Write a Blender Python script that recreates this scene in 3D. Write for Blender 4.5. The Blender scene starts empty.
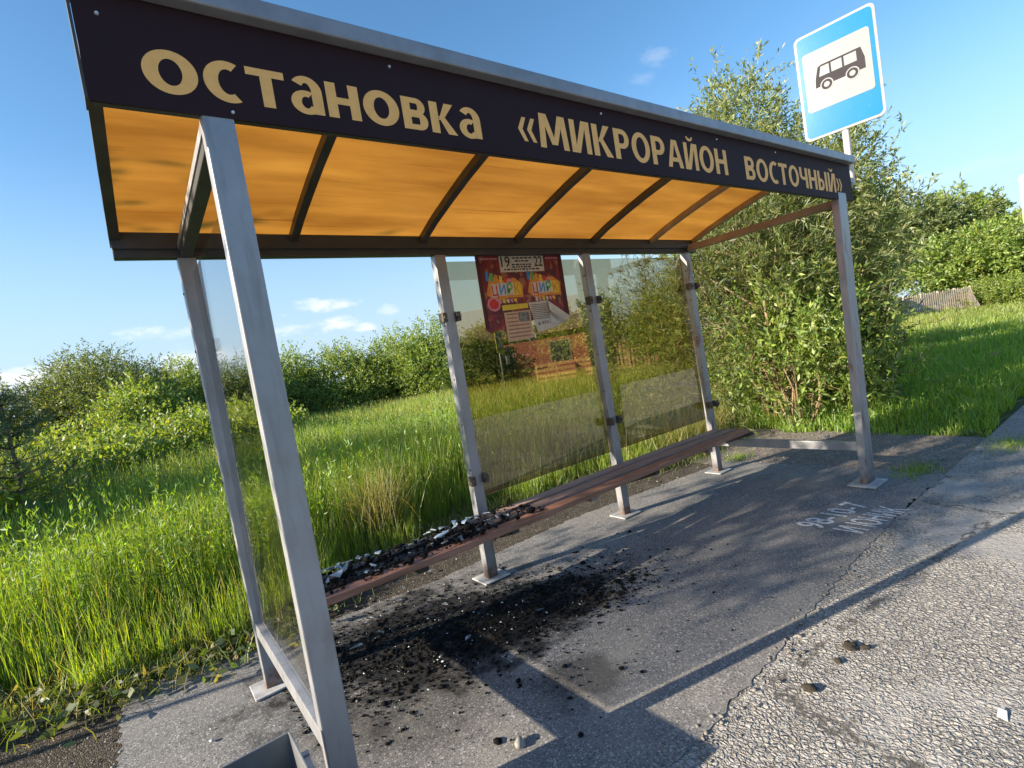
import bpy, bmesh, math, random
import numpy as np
from mathutils import Vector, Matrix

random.seed(7)
RNG = np.random.default_rng(11)
SC = bpy.context.scene
COL = SC.collection
PI = math.pi

# ------------------------------------------------------------------ camera
CAM = np.array([-0.3545, -1.7469, 1.4356])
RM = np.array([[0.7899158380316053, -0.5927849168017622, -0.15696818543626803],
               [0.1565669432590576, -0.052528707685018376, 0.9862695002622037],
               [0.5928910195856754, 0.8036459278073086, -0.051317264281998155]])
FPX = 517.908
cam_d = bpy.data.cameras.new('camera')
cam = bpy.data.objects.new('camera', cam_d)
COL.objects.link(cam)
r, u, f = RM
cam.matrix_world = Matrix(((r[0], u[0], -f[0], CAM[0]), (r[1], u[1], -f[1], CAM[1]), (r[2], u[2], -f[2], CAM[2]), (0, 0, 0, 1)))
cam_d.sensor_width = 36
cam_d.lens = 36 * FPX / 1024
cam_d.clip_start = 0.02
cam_d.clip_end = 2000
SC.camera = cam

def ray(px, py):
    d = RM.T @ np.array([(px - 512) / FPX, -(py - 384) / FPX, 1.0])
    return d / np.linalg.norm(d)

def at(px, dist):
    """ground position seen under picture column px at a horizontal distance"""
    py = 438.5 - 0.1592 * px
    d = ray(px, py)[:2]
    d = d / np.hypot(*d)
    return CAM[:2] + d * dist

def height(px, py, dist):
    d = ray(px, py)
    return CAM[2] + d[2] / np.hypot(d[0], d[1]) * dist

def ground_pt(px, py, z=0.0):
    d = ray(px, py)
    return CAM + d * ((z - CAM[2]) / d[2])

# ------------------------------------------------------------------ objects
def tag(o, label=None, cat=None, group=None, kind=None):
    if label: o['label'] = label
    if cat: o['category'] = cat
    if group: o['group'] = group
    if kind: o['kind'] = kind
    return o

def empty(name, loc=(0, 0, 0), rz=0.0, **kw):
    o = bpy.data.objects.new(name, None)
    o.empty_display_size = 0.1
    o.location = loc
    o.rotation_euler = (0, 0, rz)
    COL.objects.link(o)
    return tag(o, **kw)

def link(name, me, mat, parent=None, loc=None, bevel=0.0, **kw):
    o = bpy.data.objects.new(name, me)
    if mat is not None and len(me.materials) == 0:
        me.materials.append(mat)
    COL.objects.link(o)
    if parent is not None: o.parent = parent
    if loc is not None: o.location = loc
    if bevel:
        m = o.modifiers.new('bevel', 'BEVEL')
        m.width = bevel; m.segments = 2; m.limit_method = 'ANGLE'; m.angle_limit = math.radians(40)
    return tag(o, **kw)

class MB:
    def __init__(s): s.v = []; s.f = []
    def add(s, vs, fs):
        n = len(s.v)
        s.v += [tuple(map(float, p)) for p in vs]
        s.f += [tuple(i + n for i in q) for q in fs]
        return s
    def box(s, x0, x1, y0, y1, z0, z1):
        return s.add([(x0, y0, z0), (x1, y0, z0), (x1, y1, z0), (x0, y1, z0), (x0, y0, z1), (x1, y0, z1), (x1, y1, z1), (x0, y1, z1)],
                     [(3, 2, 1, 0), (4, 5, 6, 7), (0, 1, 5, 4), (1, 2, 6, 5), (2, 3, 7, 6), (3, 0, 4, 7)])
    def bar(s, p0, p1, w, h, up=(0, 0, 1)):
        """bar from p0 to p1; w across, h along up"""
        p0, p1, up = Vector(p0), Vector(p1), Vector(up)
        d = (p1 - p0).normalized()
        side = d.cross(up).normalized(); u2 = side.cross(d).normalized()
        vs = []
        for p in (p0, p1):
            for a, b in ((-1, -1), (1, -1), (1, 1), (-1, 1)):
                vs.append(p + side * (a * w / 2) + u2 * (b * h / 2))
        return s.add(vs, [(3, 2, 1, 0), (4, 5, 6, 7), (0, 1, 5, 4), (1, 2, 6, 5), (2, 3, 7, 6), (3, 0, 4, 7)])
    def post(s, p0, p1, wx, wy):
        """upright square tube that may lean, level ends"""
        vs = []
        for p in (p0, p1):
            for a, b in ((-1, -1), (1, -1), (1, 1), (-1, 1)):
                vs.append((p[0] + a * wx / 2, p[1] + b * wy / 2, p[2]))
        return s.add(vs, [(3, 2, 1, 0), (4, 5, 6, 7), (0, 1, 5, 4), (1, 2, 6, 5), (2, 3, 7, 6), (3, 0, 4, 7)])
    def tube(s, pts, radii, n=8, cap=True):
        pts = [Vector(p) for p in pts]
        rings = []
        for i, p in enumerate(pts):
            d = (pts[min(i + 1, len(pts) - 1)] - pts[max(i - 1, 0)]).normalized()
            a = d.cross(Vector((0.13, 0.21, 1)) if abs(d.z) < 0.95 else Vector((1, 0, 0))).normalized()
            b = d.cross(a)
            rings.append([p + (a * math.cos(2 * PI * k / n) + b * math.sin(2 * PI * k / n)) * radii[i] for k in range(n)])
        vs = [q for rg in rings for q in rg]; fs = []
        for i in range(len(pts) - 1):
            for k in range(n):
                k2 = (k + 1) % n
                fs.append((i * n + k, i * n + k2, (i + 1) * n + k2, (i + 1) * n + k))
        if cap:
            fs.append(tuple(range(n - 1, -1, -1))); m = (len(pts) - 1) * n
            fs.append(tuple(range(m, m + n)))
        return s.add(vs, fs)
    def prism(s, poly, axis, a0, a1):
        """poly in the two other axes, extruded along axis"""
        n = len(poly); vs = []
        for a in (a0, a1):
            for p, q in poly:
                vs.append({'x': (a, p, q), 'y': (p, a, q), 'z': (p, q, a)}[axis])
        fs = [tuple(range(n - 1, -1, -1)), tuple(range(n, 2 * n))]
        for k in range(n):
            k2 = (k + 1) % n
            fs.append((k, k2, n + k2, n + k))
        return s.add(vs, fs)
    def mesh(s, name):
        me = bpy.data.meshes.new(name)
        me.from_pydata(s.v, [], s.f)
        bm = bmesh.new(); bm.from_mesh(me)
        bmesh.ops.recalc_face_normals(bm, faces=bm.faces)
        bm.to_mesh(me); bm.free()
        return me
    def build(s, name, mat, parent=None, smooth=False, **kw):
        me = s.mesh(name)
        if smooth:
            for p in me.polygons: p.use_smooth = True
        return link(name, me, mat, parent, **kw)

def np_mesh(name, verts, faces, col=None, smooth=False):
    """verts (N,3); faces list of (M,k) arrays; col (N,3)"""
    me = bpy.data.meshes.new(name)
    verts = np.ascontiguousarray(verts, dtype=np.float32)
    me.vertices.add(len(verts)); me.vertices.foreach_set('co', verts.ravel())
    idx = np.concatenate([fa.ravel() for fa in faces]).astype(np.int32)
    tot = np.concatenate([np.full(len(fa), fa.shape[1]) for fa in faces])
    start = np.concatenate([[0], np.cumsum(tot)[:-1]]).astype(np.int32)
    me.loops.add(len(idx)); me.loops.foreach_set('vertex_index', idx)
    me.polygons.add(len(start)); me.polygons.foreach_set('loop_start', start)
    if smooth: me.polygons.foreach_set('use_smooth', np.ones(len(start), dtype=bool))
    me.update(calc_edges=True)
    if col is not None:
        a = me.attributes.new('col', 'FLOAT_COLOR', 'POINT')
        c4 = np.ones((len(verts), 4), dtype=np.float32); c4[:, :3] = col
        a.data.foreach_set('color', c4.ravel())
    return me

# ------------------------------------------------------------------ materials
class NT:
    def __init__(s, name):
        s.m = bpy.data.materials.new(name); s.m.use_nodes = True
        s.t = s.m.node_tree; s.t.nodes.clear()
        s.out = s.t.nodes.new('ShaderNodeOutputMaterial')
    def n(s, typ, inputs=None, **props):
        nd = s.t.nodes.new(typ)
        for k, v in props.items(): setattr(nd, k, v)
        for k, v in (inputs or {}).items():
            if isinstance(v, bpy.types.NodeSocket): s.t.links.new(v, nd.inputs[k])
            else: nd.inputs[k].default_value = v
        return nd
    def coords(s, scale=(1, 1, 1), kind='Object'):
        tc = s.n('ShaderNodeTexCoord')
        mp = s.n('ShaderNodeMapping', {'Vector': tc.outputs[kind], 'Scale': scale})
        return mp.outputs[0]
    def noise(s, vec, scale, detail=4, rough=0.55, dist=0.0):
        return s.n('ShaderNodeTexNoise', {'Vector': vec, 'Scale': scale, 'Detail': detail, 'Roughness': rough, 'Distortion': dist}).outputs['Fac']
    def voro(s, vec, scale, feature='F1', out='Distance', rand=1.0):
        return s.n('ShaderNodeTexVoronoi', {'Vector': vec, 'Scale': scale, 'Randomness': rand}, feature=feature).outputs[out]
    def ramp(s, fac, stops):
        nd = s.n('ShaderNodeValToRGB', {'Fac': fac}); cr = nd.color_ramp
        while len(cr.elements) < len(stops): cr.elements.new(0.5)
        for e, (p, c) in zip(cr.elements, stops):
            e.position = p
            e.color = (c, c, c, 1) if isinstance(c, (int, float)) else (*c, 1)
        return nd.outputs[0]
    def mix(s, fac, a, b, blend='MIX'):
        nd = s.n('ShaderNodeMix', data_type='RGBA', blend_type=blend)
        for k, v in ((0, fac), (6, a), (7, b)):
            if isinstance(v, bpy.types.NodeSocket): s.t.links.new(v, nd.inputs[k])
            else: nd.inputs[k].default_value = v if k == 0 else (*v, 1)
        return nd.outputs[2]
    def math(s, op, a, b=0.0, clamp=False):
        nd = s.n('ShaderNodeMath', operation=op, use_clamp=clamp)
        for k, v in ((0, a), (1, b)):
            if isinstance(v, bpy.types.NodeSocket): s.t.links.new(v, nd.inputs[k])
            else: nd.inputs[k].default_value = v
        return nd.outputs[0]
    def bump(s, h, strength, dist, normal=None):
        i = {'Height': h, 'Strength': strength, 'Distance': dist}
        if normal is not None: i['Normal'] = normal
        return s.n('ShaderNodeBump', i).outputs[0]
    def pbr(s, color, rough=0.6, metal=0.0, normal=None, spec=0.5, **kw):
        i = {'Roughness': rough, 'Metallic': metal, 'Specular IOR Level': spec}
        i['Base Color'] = color if isinstance(color, bpy.types.NodeSocket) else (*color, 1)
        if normal is not None: i['Normal'] = normal
        i.update(kw)
        return s.n('ShaderNodeBsdfPrincipled', i).outputs[0]
    def end(s, shader):
        s.t.links.new(shader, s.out.inputs['Surface']); return s.m

def flat(name, c, rough=0.6, metal=0.0, var=0.12, scale=9, spec=0.5):
    k = NT(name); v = k.coords()
    nz = k.noise(v, scale, 5)
    c2 = k.mix(k.ramp(nz, [(0.35, 0.0), (0.7, 1.0)]), tuple(x * (1 - var) for x in c), tuple(min(1, x * (1 + var)) for x in c))
    return k.end(k.pbr(c2, rough, metal, spec=spec))

def m_galv(name, rust=0.0, base=(0.37, 0.38, 0.41)):
    k = NT(name); v = k.coords()
    vs = k.coords((9, 9, 1.2))
    n1 = k.noise(v, 6, 6); n2 = k.noise(vs, 4, 5)
    c = k.mix(k.ramp(n1, [(0.3, 0.0), (0.7, 1.0)]), tuple(x * 0.78 for x in base), base)
    c = k.mix(k.ramp(n2, [(0.52, 0.0), (0.74, 0.4)]), c, (0.17, 0.15, 0.125))
    if rust > 0:
        rm = k.ramp(k.noise(k.coords((4, 4, 1)), 3.0, 8, 0.7), [(0.62 - rust * 0.3, 0.0), (0.72 - rust * 0.3, 1.0)])
        c = k.mix(rm, c, (0.2, 0.075, 0.025))
        met = k.math('MULTIPLY', k.math('SUBTRACT', 1.0, rm), 0.45)
    else: met = 0.45
    zz = k.n('ShaderNodeSeparateXYZ', {0: k.n('ShaderNodeTexCoord').outputs['Object']}).outputs[2]
    foot = k.math('ADD', zz, k.math('MULTIPLY', k.math('SUBTRACT', k.noise(v, 16, 6, 0.7), 0.5), 0.35))
    c = k.mix(k.ramp(foot, [(0.02, 0.85), (0.13, 0.0)]), c, (0.15, 0.075, 0.04))
    chip = k.noise(k.coords((5, 5, 3)), 7, 7, 0.75)
    c = k.mix(k.ramp(chip, [(0.67, 0.0), (0.70, 0.8)]), c, (0.13, 0.085, 0.055))
    rg = k.ramp(n1, [(0.2, 0.36), (0.8, 0.56)])
    return k.end(k.pbr(c, rg, met, k.bump(k.noise(v, 60, 3), 0.12, 0.002)))

def m_leaf(name, trans=0.5, rough=0.55, tint=(1, 1, 1)):
    k = NT(name)
    a = k.n('ShaderNodeAttribute', attribute_name='col').outputs['Color']
    if tint != (1, 1, 1): a = k.mix(1.0, a, tint, 'MULTIPLY')
    d = k.n('ShaderNodeBsdfDiffuse', {'Color': a}).outputs[0]
    ta = k.mix(1.0, a, (1.6, 1.5, 0.55), 'MULTIPLY')
    t = k.n('ShaderNodeBsdfTranslucent', {'Color': ta}).outputs[0]
    mx = k.n('ShaderNodeMixShader', {0: trans, 1: d, 2: t}).outputs[0]
    g = k.n('ShaderNodeBsdfGlossy', {'Color': (0.9, 0.95, 1, 1), 'Roughness': rough}).outputs[0]
    return k.end(k.n('ShaderNodeMixShader', {0: 0.05, 1: mx, 2: g}).outputs[0])

M = {}
M['steel'] = m_galv('painted_steel')
M['rusty_steel'] = m_galv('rusty_painted_steel', 0.22)
M['dark_steel'] = flat('dark_steel', (0.06, 0.06, 0.062), 0.5, 0.3)
M['cap'] = flat('grey_cap', (0.27, 0.28, 0.31), 0.42, 0.3, 0.15)
M['bark'] = None

def m_bark(name, a=(0.07, 0.05, 0.035), b=(0.2, 0.15, 0.1)):
    k = NT(name); v = k.coords((6, 6, 1.5)); n1 = k.noise(v, 5, 7, 0.65)
    return k.end(k.pbr(k.mix(k.ramp(n1, [(0.3, 0.0), (0.7, 1.0)]), a, b), 0.9, 0, k.bump(n1, 0.6, 0.02)))
M['bark'] = m_bark('bark')
M['pale_bark'] = m_bark('pale_bark', (0.16, 0.11, 0.06), (0.34, 0.25, 0.15))
M['leaf'] = m_leaf('leaf', 0.45)
M['grass'] = m_leaf('grass_blade', 0.5)
M['conifer'] = m_leaf('conifer_needle', 0.15)

# road, asphalt, soil
def m_road():
    k = NT('worn_road'); v = k.coords()
    wv = k.n('ShaderNodeVectorMath', {0: v, 1: k.n('ShaderNodeVectorMath', {0: k.n('ShaderNodeTexNoise', {'Vector': v, 'Scale': 30.0, 'Detail': 3}).outputs['Color'], 1: (0.022, 0.022, 0.0)}, operation='MULTIPLY').outputs[0]}, operation='ADD').outputs[0]
    big = k.noise(v, 0.55, 5, 0.6); mid = k.noise(v, 7, 7, 0.65); fine = k.noise(v, 140, 3); mot = k.noise(v, 28, 6, 0.7)
    e1 = k.voro(wv, 44, 'DISTANCE_TO_EDGE'); e2 = k.voro(wv, 85, 'DISTANCE_TO_EDGE')
    cid = k.n('ShaderNodeSeparateColor', {0: k.voro(wv, 44, 'F1', 'Color')}).outputs[0]
    worn = k.ramp(k.math('ADD', k.math('MULTIPLY', big, 0.55), k.math('MULTIPLY', k.noise(v, 2.6, 7, 0.7), 0.45)), [(0.45, 0.0), (0.52, 1.0)])
    stone = k.ramp(e1, [(0.0, 0.0), (0.22, 0.75), (0.6, 1.0)])
    s2 = k.ramp(e2, [(0.0, 0.0), (0.3, 0.8), (0.6, 1.0)])
    c = k.mix(k.ramp(mid, [(0.28, 0.0), (0.7, 1.0)]), (0.40, 0.39, 0.37), (0.56, 0.54, 0.51))
    c = k.mix(k.ramp(worn, [(0.0, 0.7), (0.6, 0.0)]), c, (0.37, 0.365, 0.355))
    c = k.mix(k.ramp(k.noise(v, 1.1, 6, 0.7), [(0.58, 0.0), (0.72, 0.5)]), c, (0.42, 0.35, 0.28))
    gap = k.math('MULTIPLY', k.math('SUBTRACT', 1.0, k.ramp(e1, [(0.0, 0.0), (0.16, 1.0)])), k.math('MULTIPLY', k.math('ADD', k.math('MULTIPLY', worn, 0.8), 0.08), k.ramp(mot, [(0.35, 1.0), (0.62, 0.25)])))
    c = k.mix(gap, c, (0.085, 0.078, 0.07))
    c = k.mix(k.math('MULTIPLY', k.ramp(cid, [(0.7, 0.0), (1.0, 0.6)]), worn), c, (0.6, 0.57, 0.52))
    c = k.mix(k.ramp(k.noise(v, 13, 6, 0.7), [(0.62, 0.0), (0.68, 0.75)]), c, (0.13, 0.12, 0.11))
    c = k.mix(k.math('MULTIPLY', k.ramp(cid, [(0.0, 0.6), (0.18, 0.0)]), worn), c, (0.2, 0.19, 0.18))
    c = k.mix(k.ramp(fine, [(0.35, 0.4), (0.6, 0.0)]), c, (0.14, 0.135, 0.13))
    st = k.ramp(k.noise(k.coords((0.5, 1.3, 1)), 3.1, 8, 0.75), [(0.68, 0.0), (0.78, 0.35)])
    c = k.mix(st, c, (0.1, 0.095, 0.09))
    lev = k.ramp(cid, [(0.0, 0.1), (0.4, 0.75), (1.0, 1.0)])
    h = k.math('ADD', k.math('MULTIPLY', k.math('MULTIPLY', stone, lev), 0.8), k.math('MULTIPLY', s2, 0.3))
    h = k.math('ADD', k.math('MULTIPLY', h, k.math('ADD', k.math('MULTIPLY', worn, 0.85), 0.12)), k.math('MULTIPLY', mid, 0.4))
    h = k.math('ADD', h, k.math('ADD', k.math('MULTIPLY', fine, 0.12), k.math('MULTIPLY', mot, 0.4)))
    ck = k.voro(k.coords((0.45, 0.8, 1)), 0.9, 'DISTANCE_TO_EDGE')
    ckn = k.math('ADD', ck, k.math('MULTIPLY', k.math('SUBTRACT', k.noise(v, 6, 8, 0.7), 0.5), 0.14))
    crack = k.ramp(k.math('ABSOLUTE', ckn), [(0.0, 1.0), (0.005, 0.0)])
    c = k.mix(k.math('MULTIPLY', crack, 0.7), c, (0.08, 0.075, 0.07))
    return k.end(k.pbr(c, 0.92, 0, k.bump(k.math('SUBTRACT', h, k.math('MULTIPLY', crack, 0.5)), 1.0, 0.021), 0.25))
M['road'] = m_road()

def m_platform():
    k = NT('dark_asphalt'); v = k.coords()
    mid = k.noise(v, 3, 6, 0.6); fine = k.noise(v, 150, 2); sp = k.voro(v, 165, 'F1', 'Color')
    spk = k.n('ShaderNodeSeparateColor', {0: sp}).outputs[0]
    c = k.mix(k.ramp(mid, [(0.3, 0.0), (0.7, 1.0)]), (0.15, 0.15, 0.152), (0.23, 0.222, 0.212))
    c = k.mix(k.ramp(spk, [(0.80, 0.0), (0.98, 0.8)]), c, (0.46, 0.45, 0.44))
    c = k.mix(k.ramp(spk, [(0.0, 0.85), (0.3, 0.0)]), c, (0.06, 0.06, 0.062))
    # pale dust drifts
    dust = k.ramp(k.noise(k.coords((0.6, 1.4, 1)), 2.1, 5), [(0.5, 0.0), (0.72, 0.5)])
    c = k.mix(dust, c, (0.31, 0.29, 0.255))
    # soot of the fire
    xyz = k.n('ShaderNodeSeparateXYZ', {0: k.n('ShaderNodeTexCoord').outputs['Object']})
    X, Y = xyz.outputs[0], xyz.outputs[1]
    def ell(cx, cy, rx, ry):
        a = k.math('DIVIDE', k.math('SUBTRACT', X, cx), rx); b = k.math('DIVIDE', k.math('SUBTRACT', Y, cy), ry)
        return k.math('SQRT', k.math('ADD', k.math('MULTIPLY', a, a), k.math('MULTIPLY', b, b)))
    wob = k.math('MULTIPLY', k.math('SUBTRACT', k.noise(v, 4.5, 8, 0.72), 0.5), 2.6)
    for cx, cy, rx, ry, s in ((0.75, 0.95, 0.85, 0.6, 0.98), (1.25, 0.58, 0.65, 0.32, 0.95), (1.03, -0.03, 0.22, 0.2, 0.6), (0.45, 0.45, 0.5, 0.4, 0.45)):
        e = k.math('ADD', ell(cx, cy, rx, ry), wob)
        c = k.mix(k.ramp(k.math('MULTIPLY', e, 0.5), [(0.3, s), (0.58, 0.0)]), c, (0.012, 0.012, 0.013))
    h = k.math('ADD', k.math('MULTIPLY', spk, 0.5), fine)
    return k.end(k.pbr(c, 0.88, 0, k.bump(h, 0.45, 0.004), 0.3))
M['platform'] = m_platform()

def m_soil(name, a, b, chips, sc=70):
    k = NT(name); v = k.coords()
    n1 = k.noise(v, 5, 7, 0.65); sp = k.n('ShaderNodeSeparateColor', {0: k.voro(v, sc, 'F1', 'Color')}).outputs[0]
    c = k.mix(k.ramp(n1, [(0.3, 0.0), (0.7, 1.0)]), a, b)
    c = k.mix(k.ramp(sp, [(0.8, 0.0), (0.95, 0.7)]), c, chips)
    h = k.math('ADD', n1, k.math('MULTIPLY', k.voro(v, sc, 'F1'), -0.6))
    return k.end(k.pbr(c, 0.95, 0, k.bump(h, 0.8, 0.012), 0.2))
M['soil'] = m_soil('dark_soil', (0.035, 0.03, 0.025), (0.09, 0.075, 0.058), (0.24, 0.22, 0.19), 150)
M['gravel'] = m_soil('gravel_soil', (0.14, 0.12, 0.105), (0.23, 0.2, 0.17), (0.42, 0.39, 0.34), 85)
M['meadow'] = m_soil('meadow_soil', (0.05, 0.065, 0.02), (0.11, 0.12, 0.04), (0.15, 0.14, 0.06), 20)

def m_roof():
    k = NT('orange_polycarbonate'); v = k.coords((0.35, 2.2, 2.2)); vv = k.coords((0.15, 9, 9))
    n1 = k.noise(v, 3.0, 6, 0.6); n2 = k.noise(vv, 6, 4, 0.6)
    c = k.mix(k.ramp(n1, [(0.3, 0.0), (0.7, 1.0)]), (0.54, 0.33, 0.115), (0.80, 0.54, 0.20))
    c = k.mix(k.ramp(n2, [(0.62, 0.0), (0.74, 0.8)]), c, (0.34, 0.15, 0.03))
    t = k.n('ShaderNodeBsdfTranslucent', {'Color': c}).outputs[0]
    d = k.n('ShaderNodeBsdfDiffuse', {'Color': c}).outputs[0]
    tr = k.n('ShaderNodeBsdfTransparent', {'Color': (0.9, 0.55, 0.2, 1)}).outputs[0]
    s = k.n('ShaderNodeMixShader', {0: 0.25, 1: t, 2: d}).outputs[0]
    s = k.n('ShaderNodeMixShader', {0: 0.12, 1: s, 2: tr}).outputs[0]
    g = k.n('ShaderNodeBsdfGlossy', {'Color': (1, 1, 1, 1), 'Roughness': 0.28}).outputs[0]
    ior = k.n('ShaderNodeMapRange', {'Value': k.n('ShaderNodeNewGeometry').outputs['Backfacing'], 'To Min': 1.4, 'To Max': 1 / 1.4}).outputs[0]
    fr = k.n('ShaderNodeFresnel', {'IOR': ior}).outputs[0]
    return k.end(k.n('ShaderNodeMixShader', {0: k.math('MULTIPLY', fr, 0.6), 1: s, 2: g}).outputs[0])
M['roof'] = m_roof()

def m_glass(name, tint, refl, soot, sootcol=(0.12, 0.1, 0.06)):
    k = NT(name); v = k.coords(); vz = k.coords((7, 7, 0.8))
    tr = k.n('ShaderNodeBsdfTransparent', {'Color': (*tint, 1)}).outputs[0]
    dif = k.n('ShaderNodeBsdfDiffuse', {'Color': (*sootcol, 1)}).outputs[0]
    xyz = k.n('ShaderNodeSeparateXYZ', {0: k.n('ShaderNodeTexCoord').outputs['Object']})
    zz = k.ramp(k.math('ADD', k.math('MULTIPLY', xyz.outputs[2], 0.5), k.math('MULTIPLY', k.math('SUBTRACT', k.noise(v, 3, 5), 0.5), 0.25)),
                [(0.25, 1.0), (0.62, 0.25)])
    streak = k.ramp(k.noise(vz, 3, 5, 0.6), [(0.3, 0.65), (0.75, 1.1)])
    fac = k.math('MULTIPLY', k.math('MULTIPLY', zz, streak), soot, True)
    s = k.n('ShaderNodeMixShader', {0: fac, 1: tr, 2: dif}).outputs[0]
    g = k.n('ShaderNodeBsdfGlossy', {'Color': (1, 0.97, 0.92, 1), 'Roughness': 0.0}, distribution='GGX').outputs[0]
    ior = k.n('ShaderNodeMapRange', {'Value': k.n('ShaderNodeNewGeometry').outputs['Backfacing'], 'To Min': 1.5, 'To Max': 1 / 1.5}).outputs[0]
    lw = k.n('ShaderNodeFresnel', {'IOR': ior}).outputs[0]
    rf = k.math('MULTIPLY', lw, refl, True)
    return k.end(k.n('ShaderNodeMixShader', {0: rf, 1: s, 2: g}).outputs[0])
M['pane'] = m_glass('sooty_glass', (0.75, 0.68, 0.53), 2.3, 0.3, (0.085, 0.075, 0.03))
M['side_pane'] = m_glass('dirty_side_glass', (0.73, 0.74, 0.75), 1.0, 0.06, (0.2, 0.2, 0.19))

def m_plank():
    k = NT('red_brown_plank'); v = k.coords((1.2, 14, 14)); n1 = k.noise(v, 3, 8, 0.65)
    xs = k.n('ShaderNodeSeparateXYZ', {0: k.n('ShaderNodeTexCoord').outputs['Object']}).outputs[0]
    c = k.mix(k.ramp(n1, [(0.3, 0.0), (0.72, 1.0)]), (0.20, 0.125, 0.10), (0.42, 0.285, 0.225))
    c = k.mix(k.ramp(k.noise(k.coords((3, 30, 30)), 4, 6), [(0.58, 0.0), (0.75, 0.7)]), c, (0.3, 0.22, 0.18))
    ch = k.math('ADD', xs, k.math('MULTIPLY', k.math('SUBTRACT', k.noise(k.coords((4, 4, 4)), 3, 6), 0.5), 0.9))
    c = k.mix(k.ramp(k.math('MULTIPLY', ch, 0.5), [(0.62, 0.92), (0.82, 0.0)]), c, (0.014, 0.012, 0.011))
    return k.end(k.pbr(c, 0.62, 0, k.bump(n1, 0.35, 0.004)))
M['plank'] = m_plank()
k = NT('red_front_plank'); v = k.coords((1.2, 14, 14)); n1 = k.noise(v, 3, 8, 0.65)
M['front_plank'] = k.end(k.pbr(k.mix(k.ramp(n1, [(0.3, 0.0), (0.72, 1.0)]), (0.2, 0.095, 0.06), (0.42, 0.21, 0.135)), 0.6, 0, k.bump(n1, 0.35, 0.004)))

k = NT('dark_fascia'); v = k.coords(); n1 = k.noise(v, 2.2, 5)
M['fascia'] = k.end(k.pbr(k.mix(n1, (0.026, 0.014, 0.018), (0.036, 0.02, 0.025)), 0.6, 0, None, 0.1))
M['lettering'] = flat('cream_lettering', (0.95, 0.51, 0.17), 0.55, 0, 0.06, 30, 0.2)
M['screw'] = flat('pale_screw', (0.7, 0.7, 0.7), 0.35, 0.6)
M['white'] = flat('white_paint', (0.78, 0.78, 0.77), 0.3, 0, 0.03, 5)
M['clamp'] = flat('clamp_metal', (0.11, 0.095, 0.075), 0.6, 0.3, 0.4, 30)
M['bin'] = flat('grey_sheet_metal', (0.25, 0.26, 0.27), 0.45, 0.55, 0.2, 6)
M['concrete'] = flat('pale_base_plate', (0.42, 0.42, 0.42), 0.75, 0.1, 0.3, 12)
M['char'] = flat('char', (0.007, 0.0065, 0.0065), 0.9, 0, 0.5, 20, 0.15)
k = NT('sooty_shard'); v = k.coords()
M['shard'] = k.end(k.pbr(k.mix(k.ramp(k.noise(v, 14, 5), [(0.38, 0.0), (0.62, 1.0)]), (0.03, 0.035, 0.04), (0.3, 0.36, 0.42)), 0.12, 0, None, 0.9))

k = NT('pale_shard'); v = k.coords()
M['pale_shard'] = k.end(k.pbr(k.mix(k.ramp(k.noise(v, 9, 5), [(0.35, 0.0), (0.55, 1.0)]), (0.16, 0.19, 0.22), (0.46, 0.54, 0.60)), 0.15, 0, None, 0.8))
# ------------------------------------------------------------------ text
def text_geo(s, bold=0.0):
    cu = bpy.data.curves.new('lettering', 'FONT'); cu.body = s; cu.size = 1; cu.fill_mode = 'BOTH'
    cu.offset = bold; cu.resolution_u = 5
    o = bpy.data.objects.new('lettering', cu); COL.objects.link(o)
    dg = bpy.context.evaluated_depsgraph_get()
    me = bpy.data.meshes.new_from_object(o.evaluated_get(dg))
    co = np.array([v.co[:] for v in me.vertices]); fs = [tuple(p.vertices) for p in me.polygons]
    bpy.data.objects.remove(o); bpy.data.curves.remove(cu); bpy.data.meshes.remove(me)
    return co, fs

def text_on(name, s, mat, parent, x0, x1, base, cap, place, ref='Н', bold=0.0, thick=0.0012, **kw):
    """fit a line of text between x0 and x1, cap high; place(a,b,c) maps across, up, out to 3-D"""
    co, fs = text_geo(s, bold); rc, _ = text_geo(ref, bold)
    sx = (x1 - x0) / (co[:, 0].max() - co[:, 0].min()); sy = cap / (rc[:, 1].max() - rc[:, 1].min())
    a = x0 + (co[:, 0] - co[:, 0].min()) * sx; b = base + (co[:, 1] - rc[:, 1].min()) * sy
    top = [place(p, q, thick) for p, q in zip(a, b)]; bot = [place(p, q, 0.0) for p, q in zip(a, b)]
    n = len(top)
    edges = {}
    for fc in fs:
        for i in range(len(fc)):
            e = (fc[i], fc[(i + 1) % len(fc)]); edges[e] = 1
    side = [(e[0], e[1], e[1] + n, e[0] + n) for e in edges if (e[1], e[0]) not in edges]
    me = bpy.data.meshes.new(name); me.from_pydata(top + bot, [], fs + side)
    return link(name, me, mat, parent, **kw)


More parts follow.
